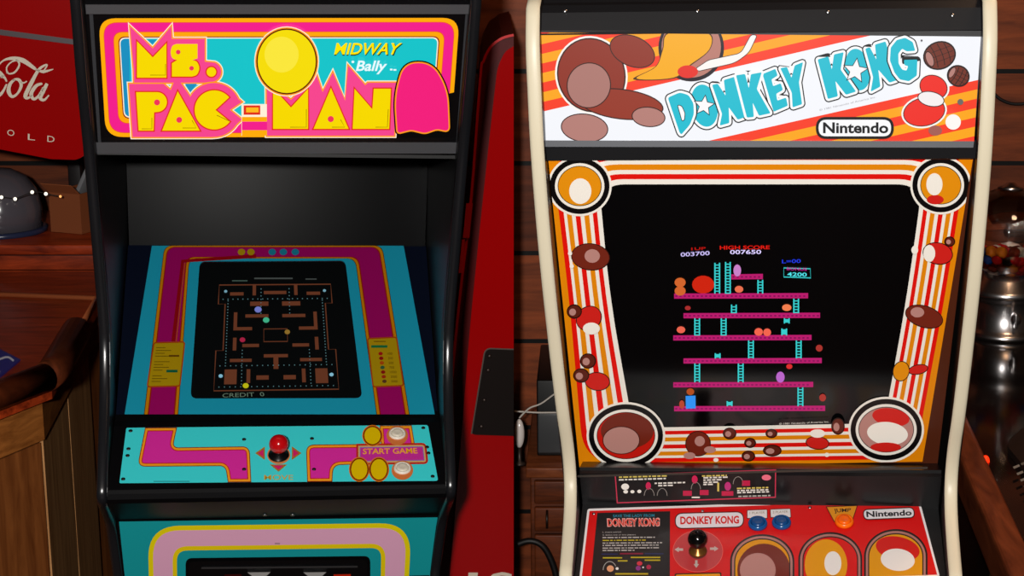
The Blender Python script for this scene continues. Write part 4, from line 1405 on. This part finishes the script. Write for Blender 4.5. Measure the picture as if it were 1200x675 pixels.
# cardboard box
cb = at_z(86, 277, ZS)
cbx = at_Y(86, 270, 4.42)
kx = 4.45 / FPX
bw, bh = 44 * kx, 48 * kx
rcb = thing('cardboard_box', 'open brown cardboard box on the shelf behind the bar', 'box', loc=(cbx.x + .005, 4.47, ZS + .001))
CARD = M('#7a3f1e', .7)
mb = MB()
rz = Matrix.Rotation(R(-22), 3, 'Z')
ctr = Vector((cbx.x + .005, 4.47, ZS + .001))
for (dx, dy, sx, sy) in ((0, -.055, .09, .003), (0, .055, .09, .003), (-.0435, 0, .003, .107), (.0435, 0, .003, .107)):
    mb.box(ctr + rz @ Vector((dx, dy, bh / 2)), (sx, sy, bh), CARD, rz.to_4x4().to_3x3())
mb.box(ctr + Vector((0, 0, .002)), (.086, .107, .003), CARD, rz)
mb.build('carton', rcb)
mb = MB(); rt = rz @ Matrix.Rotation(R(-40), 3, 'X')
mb.box(ctr + rz @ Vector((0, -.07, bh + .012)), (.088, .04, .002), M('#8a4a26', .7), rt); mb.build('flap', rcb)
# grey folder leaning from the box
mb = MB(); mb.box(ctr + rz @ Vector((.012, .026, bh + .03)), (.010, .045, .15), M('#77777a', .5), rz @ Matrix.Rotation(R(30), 3, 'Y'), bev=.002)
tag(mb.build('folder'), 'grey folder sticking out of the cardboard box', 'folder')
mb = MB(); mb.box(ctr + rz @ Vector((-.016, -.028, bh - .008)), (.04, .03, .034), M('#8c8484', .5), rz @ Matrix.Rotation(R(-20), 3, 'X'), bev=.006)
tag(mb.build('crumpled_paper'), 'crumpled pale paper in the top of the cardboard box', 'paper')


def glass(name, col, rough=.03, ior=1.45):
    m = bpy.data.materials.new(name); m.use_nodes = True
    b = m.node_tree.nodes['Principled BSDF']
    b.inputs['Base Color'].default_value = (*lin(col), 1)
    b.inputs['Transmission Weight'].default_value = 1
    b.inputs['Roughness'].default_value = rough; b.inputs['IOR'].default_value = ior
    return m


# smoked display dome standing on the shelf
dx = at_Y(-2, 262, 4.42)
rd = thing('display_dome', 'smoky grey dome standing on the shelf below the red cooler', 'dome', loc=(dx.x, 4.44, ZS + .001))
mb = MB(); mb.lathe([(.098, .012), (.097, .06), (.088, .10), (.066, .132), (.034, .15), (0, .155)], (dx.x, 4.44, ZS + .001), (0, 0, 1), M('#4e4a50', .14, spec=.7), 40); mb.build('cover', rd)
mb = MB(); mb.lathe([(.108, 0), (.108, .010), (.1, .0118), (0, .0118)], (dx.x, 4.44, ZS + .001), (0, 0, 1), M('#232a44', .25), 40); mb.build('base', rd)
# glowing beads on a wire, added for the reflected specks on the dome
pts = [at_Y(x, y, 4.325) for x, y in ((-14, 226), (2, 231), (18, 233), (28, 229), (38, 225), (46, 225), (54, 227), (63, 229), (71, 230))]
rl = thing('glint_string', 'thin added string of glowing beads for the glints on the smoky dome', 'added glints', loc=tuple(pts[4] - Vector((0, 0, .01))))
mb = MB(); mb.tube([Vector(p) for p in spline(pts, 3)] if False else pts, .0012, M('#1a1410', .6), 6); mb.build('added_wire', rl)
for k in (1, 2, 4, 6, 8):
    mb = MB(); mb.ball(pts[k] - Vector((0, .002, 0)), .0042 if k != 8 else .003, M('#fff4e0' if k != 8 else '#ffa860', .3, emit=1.6), n=12); mb.build('glint_bead', rl)

# ================================================================== RED COOLER (upper left)
ang = R(9)
PCo = Panel(at(60, 100, 4.08), Vector((.16, -1, -.02)))
rco = thing('drinks_cooler', 'red enamel drinks cooler with white script lettering at the upper left', 'cooler', loc=tuple(PCo.px(50, 180) + Vector((0, .15, 0))))
COR = M('#9c0304', .16, spec=.2)
cbody = rpoly([(-190, -120, 10), (96, -80, 10), (103.5, 178, 16), (92, 187.5, 16), (60, 186.5), (0, 175), (-190, 140, 20)])
mb = MB(); mb.prism(cbody, lambda p: PCo.px(*p), lambda p: PCo.px(*p) + Vector((.0, .30, .0)), COR)
co = mb.build('body', rco)
bm_ = co.modifiers.new('bevel', 'BEVEL'); bm_.width = .02; bm_.segments = 4; bm_.limit_method = 'ANGLE'; bm_.angle_limit = R(60)
mb = MB(); mb.prism([(-185, 9), (0, 34.5), (100, 48), (100, 54), (0, 41), (-185, 15.5)], lambda p: PCo.px(*p, .006), lambda p: PCo.px(*p, -.001), M('#4c4648', .3, .7)); mb.build('trim_band', rco)
mb = MB(); ar = Art(PCo, mb, .0008, kw=dict(rough=.4))
SC = '#d9cdb8'


def f(x, y): return (x / 3.553, y / 3.553)


def sw(pts, ws, up=False):
    p = spline([f(*q) for q in pts], 7)
    n = len(p)
    wv = []
    for i in range(n):
        t = i / (n - 1) * (len(ws) - 1); k = min(int(t), len(ws) - 2); wv.append((ws[k] + (ws[k + 1] - ws[k]) * (t - k)) / 3.553)
    ar.line(p, wv, SC, up=up)


ar.up()
sw([(-60, 330), (-30, 300), (10, 255), (50, 243), (95, 252), (140, 282), (152, 292)], [10, 8, 6, 14, 20, 14, 3])      # swash of the capital
sw([(30, 306), (28, 280), (48, 258), (72, 252), (80, 272), (62, 300), (38, 307), (30, 296)], [5, 6, 6, 8, 8, 8, 6, 5])
sw([(14, 320), (-14, 300), (-60, 330), (-66, 385), (-30, 405), (5, 390), (28, 350)], [16, 20, 26, 26, 20, 12, 6])       # capital C, mostly out of frame
sw([(28, 340), (18, 322), (4, 318)], [6, 10, 14])
sw([(62, 330), (42, 350), (36, 380), (50, 402), (72, 390), (88, 358), (80, 334), (62, 330), (54, 336)], [8, 14, 17, 12, 9, 13, 14, 8, 6])   # o
sw([(80, 338), (98, 345), (112, 338)], [5, 6, 5])
sw([(184, 292), (196, 272), (186, 272), (160, 292), (128, 350), (106, 398), (116, 408), (134, 396)], [6, 6, 8, 12, 17, 17, 11, 5])            # l
sw([(148, 288), (180, 298), (222, 288)], [4, 13, 3])
sw([(176, 348), (150, 358), (130, 390), (140, 412), (160, 400), (182, 364)], [8, 14, 16, 12, 10, 10])                   # a
sw([(196, 348), (180, 380), (168, 408), (184, 416), (204, 396)], [13, 16, 15, 10, 5])
mb.build('script_lettering', rco, co)
for ch, x, y in (('O', 45, 553), ('L', 131, 571), ('D', 212, 579)):
    mb = MB(); ar = Art(PCo, mb, .0008, kw=dict(rough=.4))
    ar.text(ch, [f(x - 15, y - 14), f(x + 15, y - 11), f(x + 15, y + 14), f(x - 15, y + 11)], SC, .0, up=False)
    mb.build('letter', rco, co)
# post that carries the cooler
pp_ = at_Y(84, 190, 4.62)
ptop = (PCo.px(84, 187) + Vector((0, .2, 0))).z + .05
mb = MB(); mb.box((pp_.x, 4.66, (ZS + ptop) / 2), (.032, .05, ptop - ZS), M('#171314', .4), bev=.003)
tag(mb.build('bracket_post'), 'dark metal post holding up the red cooler', 'post')
mb = MB(); mb.box((pp_.x + .045, 4.70, (ZS + ptop) / 2), (.035, .06, ptop - ZS), wood('stud_wood', '#8a4216', '#b8642a', (4, 4, .6), .5), bev=.002)
tag(mb.build('wooden_stud'), 'orange-brown wooden stud behind the cardboard box', 'stud')

# ================================================================== BETWEEN THE CABINETS, RIGHT OF THE SEAM
zt = at_Y(626, 546, 4.28).z
WD5 = wood('sideboard_wood', '#3a190b', '#713416', (1, 5, 7), .45)
sx0 = PV.px(602, 300).x + .02; sx1 = at_Y(700, 560, 4.28).x
rsb = thing('sideboard', 'low brown wooden sideboard behind the cream edged arcade cabinet', 'sideboard', loc=((sx0 + sx1) / 2, 4.5, 0))
mb = MB(); mb.box(((sx0 + sx1) / 2, 4.51, zt / 2 - .012), (sx1 - sx0, .44, zt - .03), WD5, bev=.004); mb.build('carcass', rsb)
mb = MB(); mb.box(((sx0 + sx1) / 2, 4.50, zt - .013), (sx1 - sx0 + .02, .47, .026), wood('sideboard_top_wood', '#5a2a14', '#8a4a28', (1, 6, 6), .4), bev=.004); mb.build('top', rsb)
for i, (ya, yb) in enumerate(((563, 590), (594, 622), (626, 690))):
    a, b = at_Y(626, ya, 4.28).z, at_Y(626, yb, 4.28).z
    mb = MB(); mb.box(((sx0 + sx1) / 2, 4.282, (a + b) / 2), (sx1 - sx0 - .02, .018, a - b), WD5, bev=.004)
    dr = mb.build('drawer', rsb)
    if i == 1:
        mb = MB(); hx = at_Y(641, 608, 4.26); mb.tube([hx + Vector((0, .012, .016)), hx + Vector((0, -.008, .01)), hx + Vector((0, -.008, -.02)), hx + Vector((0, .012, -.026))], .003, M('#1a0d08', .4), 8); mb.build('handle', rsb, dr)
az0, az1 = zt, at_Y(626, 447, 4.34).z
ramp = thing('amplifier', 'dark grey fronted amplifier on the sideboard, black upper case standing for a shaded recess', 'amplifier', loc=((sx0 + sx1) / 2, 4.5, zt))
mb = MB(); mb.box(((sx0 + sx1) / 2 + .005, 4.52, (az0 + az1) / 2 + .001), (sx1 - sx0 - .02, .34, az1 - az0 - .002), M('#050505', .5), bev=.004); mb.build('case', ramp)  # black upper part of the case stands for the shaded recess above
ga, gb = at_Y(626, 484, 4.335).z, at_Y(626, 531, 4.335).z
mb = MB(); mb.box(((sx0 + sx1) / 2 + .005, 4.342, (ga + gb) / 2), (sx1 - sx0 - .025, .02, ga - gb), M('#3a3c3e', .35), bev=.004); mb.build('front_plate', ramp)
# small white lamp bulb at the edge of the red machine
lb = at_Y(608.5, 508, 4.29)
rlb = thing('globe_lamp', 'small white oval lamp beside the red vending machine', 'lamp', loc=(lb.x, lb.y, zt))
mb = MB(); mb.ball(lb, .0125, M('#d8d0cc', .15, spec=.6), (1, 1, 2.9), 24); mb.build('globe', rlb)
mb = MB(); mb.lathe([(.014, 0), (.014, .004), (.005, .008), (.004, lb.z - zt - .03), (.007, lb.z - zt - .026)], (lb.x, lb.y, zt + .0005), (0, 0, 1), M('#3a302c', .4, .5), 18); mb.build('stand', rlb)
WC = M('#b8b2aa', .5)
mb = MB(); mb.tube([at_Y(x, y, 4.315) for x, y in spline([(603, 482), (612, 482.5), (630, 483.5), (650, 483.5), (668, 484)], 4)], .0022, WC, 8)
tag(mb.build('cable'), 'white cable running level across the black amplifier', 'cable')
mb = MB(); mb.tube([at_Y(x, y, 4.305) for x, y in spline([(608.5, 490), (615, 483), (622, 477.5), (634, 473), (648, 463), (660, 455)], 4)], .0022, WC, 8)
tag(mb.build('cable'), 'white cable curving up from the small oval lamp', 'cable')
mb = MB(); mb.tube([at_Y(x, y, 4.25) for x, y in spline([(606, 638), (618, 634), (630, 636), (640, 645), (650, 668), (656, 700)], 4)], .008, M('#0a0808', .5), 8)
tag(mb.build('power_cord'), 'thick black cord hanging in front of the sideboard', 'cord')

# ================================================================== RIGHT EDGE: GAME TABLE, SWEETS MACHINE
ZT2 = .95
tt = lambda x, y: at_z(x, y, ZT2)
e1, e2 = tt(1124, 541), tt(1186, 690)
ed = (e1 - e2).normalized()
pA = e2 - ed * .12; pB = e1 + ed * 1.2
nx = Vector((ed.y, -ed.x, 0))
wd_ = .62
rp = thing('game_table', 'dark glass topped game table with a brown wooden rail at the right', 'game table', loc=tuple(((pA + pB) / 2 + nx * wd_ / 2).xy) + (0,))
mb = MB(); ext(mb, [pA + nx * .045, pB + nx * .045, pB + nx * wd_, pA + nx * wd_], ZT2 - .03, ZT2, M('#0e0908', .09, spec=.55)); mb.build('glass_top', rp)
WD6 = wood('rail_table_wood', '#4a2012', '#8a4426', (6, 1, 6), .3)
mb = MB(); ext(mb, [pA, pB, pB + nx * .044, pA + nx * .044], ZT2 - .06, ZT2 + .012, WD6)
rlo = mb.build('rail', rp); bm_ = rlo.modifiers.new('bevel', 'BEVEL'); bm_.width = .008; bm_.segments = 3
mb = MB(); ext(mb, [pA + nx * .03, pB + nx * .03, pB + nx * wd_, pA + nx * wd_], .28, ZT2 - .06, M('#0a0807', .3, spec=.4)); mb.build('cabinet_body', rp)
for (p, q) in ((pA + ed * .22, .04), (pB - ed * .3, .04), (pA + ed * .22, wd_ - .1), (pB - ed * .3, wd_ - .1)):
    c = p + nx * (q + .02)
    mb = MB(); mb.box((c.x, c.y, .141), (.05, .05, .28), M('#b8a87a', .4), bev=.004); mb.build('leg', rp)
# cream corner strip on the table side
s1 = pA + ed * .42 + nx * .028
mb = MB(); ext(mb, [s1, s1 + ed * .03, s1 + ed * .03 - nx * .006, s1 - nx * .006], .3, ZT2 - .07, M('#b3a06a', .4)); mb.build('corner_strip', rp)
lo_ = at_z(1155, 537, ZT2 + .006)
mb = MB(); mb.lathe([(.007, 0), (.006, .006), (.003, .010), (0, .011)], (lo_.x, lo_.y, ZT2), (0, 0, 1), M('#ff2a0a', .3, emit=2.2), 16); mb.build('indicator_light', rp)
PT = Panel((0, 0, ZT2 + .012), (0, 0, 1))
kq = rpoly([(1178, 520, 10), (1205, 495, 10), (1290, 560, 10), (1262, 620, 10)])
kc = PT.px(1230, 550)
rk = thing('keypad', 'black keypad with grey markings lying on the game table', 'keypad', loc=(kc.x, kc.y, ZT2))
mb = MB(); mb.prism(kq, lambda p: PT.px(*p), lambda p: PT.back(*p, -.0115), M('#15120f', .4)); kp = mb.build('case', rk)
mb = MB(); ar = Art(PT, mb, .0006)
for k in range(6):
    x = 1187 + k * 4.2; y = 547 + k * 7.5
    ar.poly([(x, y), (x + 7, y - 3), (x + 8.4, y - .6), (x + 1.4, y + 2.4)], '#8a867e', up=False)
    ar.poly([(x + 9, y - 4), (x + 18, y - 8), (x + 19.4, y - 5.6), (x + 10.4, y - 1.6)], '#6a665e', up=False)
mb.build('markings', rk, kp)
# gumball machine on the far end of the table
gc = at_z(1176, 392, ZT2)
gx, gy = gc.x, gc.y
Dg = (gc - CAM).dot(FWD); kg = Dg / FPX
rg = thing('gumball_machine', 'chrome gumball machine with a clear glass globe on the game table', 'gumball machine', loc=(gx, gy, ZT2))
CHR = M('#b8b4b4', .27, 1.0)
mb = MB(); mb.lathe([(40 * kg, 0.0005), (41 * kg, .008), (38 * kg, .014), (34 * kg, .02), (33 * kg, .075), (35 * kg, .083), (41 * kg, .09), (43 * kg, .10), (40 * kg, .106), (30 * kg, .125), (26 * kg, .138), (0, .138)], (gx, gy, ZT2), (0, 0, 1), CHR, 48)
mb.build('base', rg)
mb = MB(); vdir = (CAM - Vector((gx, gy, CAMZ))); vdir.z = 0; vdir.normalize()
side_ = Vector((-vdir.y, vdir.x, 0))
oc = Vector((gx, gy, ZT2 + .048)) + (vdir * .85 + side_ * .35).normalized() * 34 * kg
mb.ball(oc, .012, CHR, (1, 1, 1.3), 16); mb.box(oc + vdir * .012, (.006, .012, .032), CHR, bev=.002); mb.build('crank', rg)
Rg = 53 * kg
gz = ZT2 + .132 + Rg * .93
gp = [(Rg * math.sin(R(a)), -Rg * math.cos(R(a))) for a in range(24, 181, 6)]
gi = [((Rg - .004) * math.sin(R(a)), -(Rg - .004) * math.cos(R(a))) for a in range(180, 23, -6)]
mb = MB(); mb.lathe([(max(r, 0), h) for r, h in gp] + [(max(r, 0), h) for r, h in gi], (gx, gy, gz), (0, 0, 1), glass('clear_globe_glass', '#f4ece6'), 48)
mb.build('globe', rg)
mb = MB(); mb.lathe([(.0, Rg + .012), (.008, Rg + .011), (.016, Rg + .004), (.028, Rg - .0015)][::-1], (gx, gy, gz), (0, 0, 1), CHR, 24); mb.build('cap', rg)
cols = [('red', '#d0181c'), ('white', '#f0e8e0'), ('orange', '#f08a14'), ('white', '#f0e8e0'), ('red', '#d0181c'), ('black', '#141214'), ('blue', '#1c4aa0'), ('white', '#f0e8e0'), ('brown', '#7a2a18'), ('orange', '#f08a14')]
protos = {}
rad = .0098
pos = []
rnd = random.Random(3)
lay_z = gz - Rg * .90 + rad + .004
for lay in range(4):
    zz = lay_z + lay * rad * 1.72
    rmax = math.sqrt(max(0, (Rg - .005 - rad) ** 2 - (zz - gz) ** 2))
    if lay == 3: rmax *= .75
    step = rad * 2.06
    nn = int(rmax / step) + 1
    off = (lay % 2) * .5
    for i in range(-nn, nn + 1):
        for j in range(-nn, nn + 1):
            x = (i + off + .5 * (j % 2)) * step; y = (j + off * .67) * step * .866
            if x * x + y * y < rmax * rmax: pos.append((gx + x, gy + y, zz))
for (x, y, z) in pos:
    nm, hx_ = rnd.choice(cols)
    if nm not in protos:
        mb = MB(); mb.ball((0, 0, 0), rad, M(hx_, .25, spec=.5), n=14)
        o = mb.build('gumball'); protos[nm] = o
    else:
        o = protos[nm].copy(); COL.objects.link(o)
    o.location = (x, y, z)
    o['label'] = nm + ' gumball in the glass globe'; o['category'] = 'gumball'; o['group'] = nm + ' gumballs in the globe'

# black cord on the wall at the far right
mb = MB(); mb.tube([at_Y(x, y, WALLY - .012) for x, y in spline([(1160, 104), (1172, 116), (1190, 122), (1215, 118), (1240, 104)], 4)], .004, M('#080606', .6), 8)
tag(mb.build('wall_cord'), 'thin black cord looping on the plank wall at the upper right', 'cord')

for r_ in ROOTS:
    del r_['_inv']
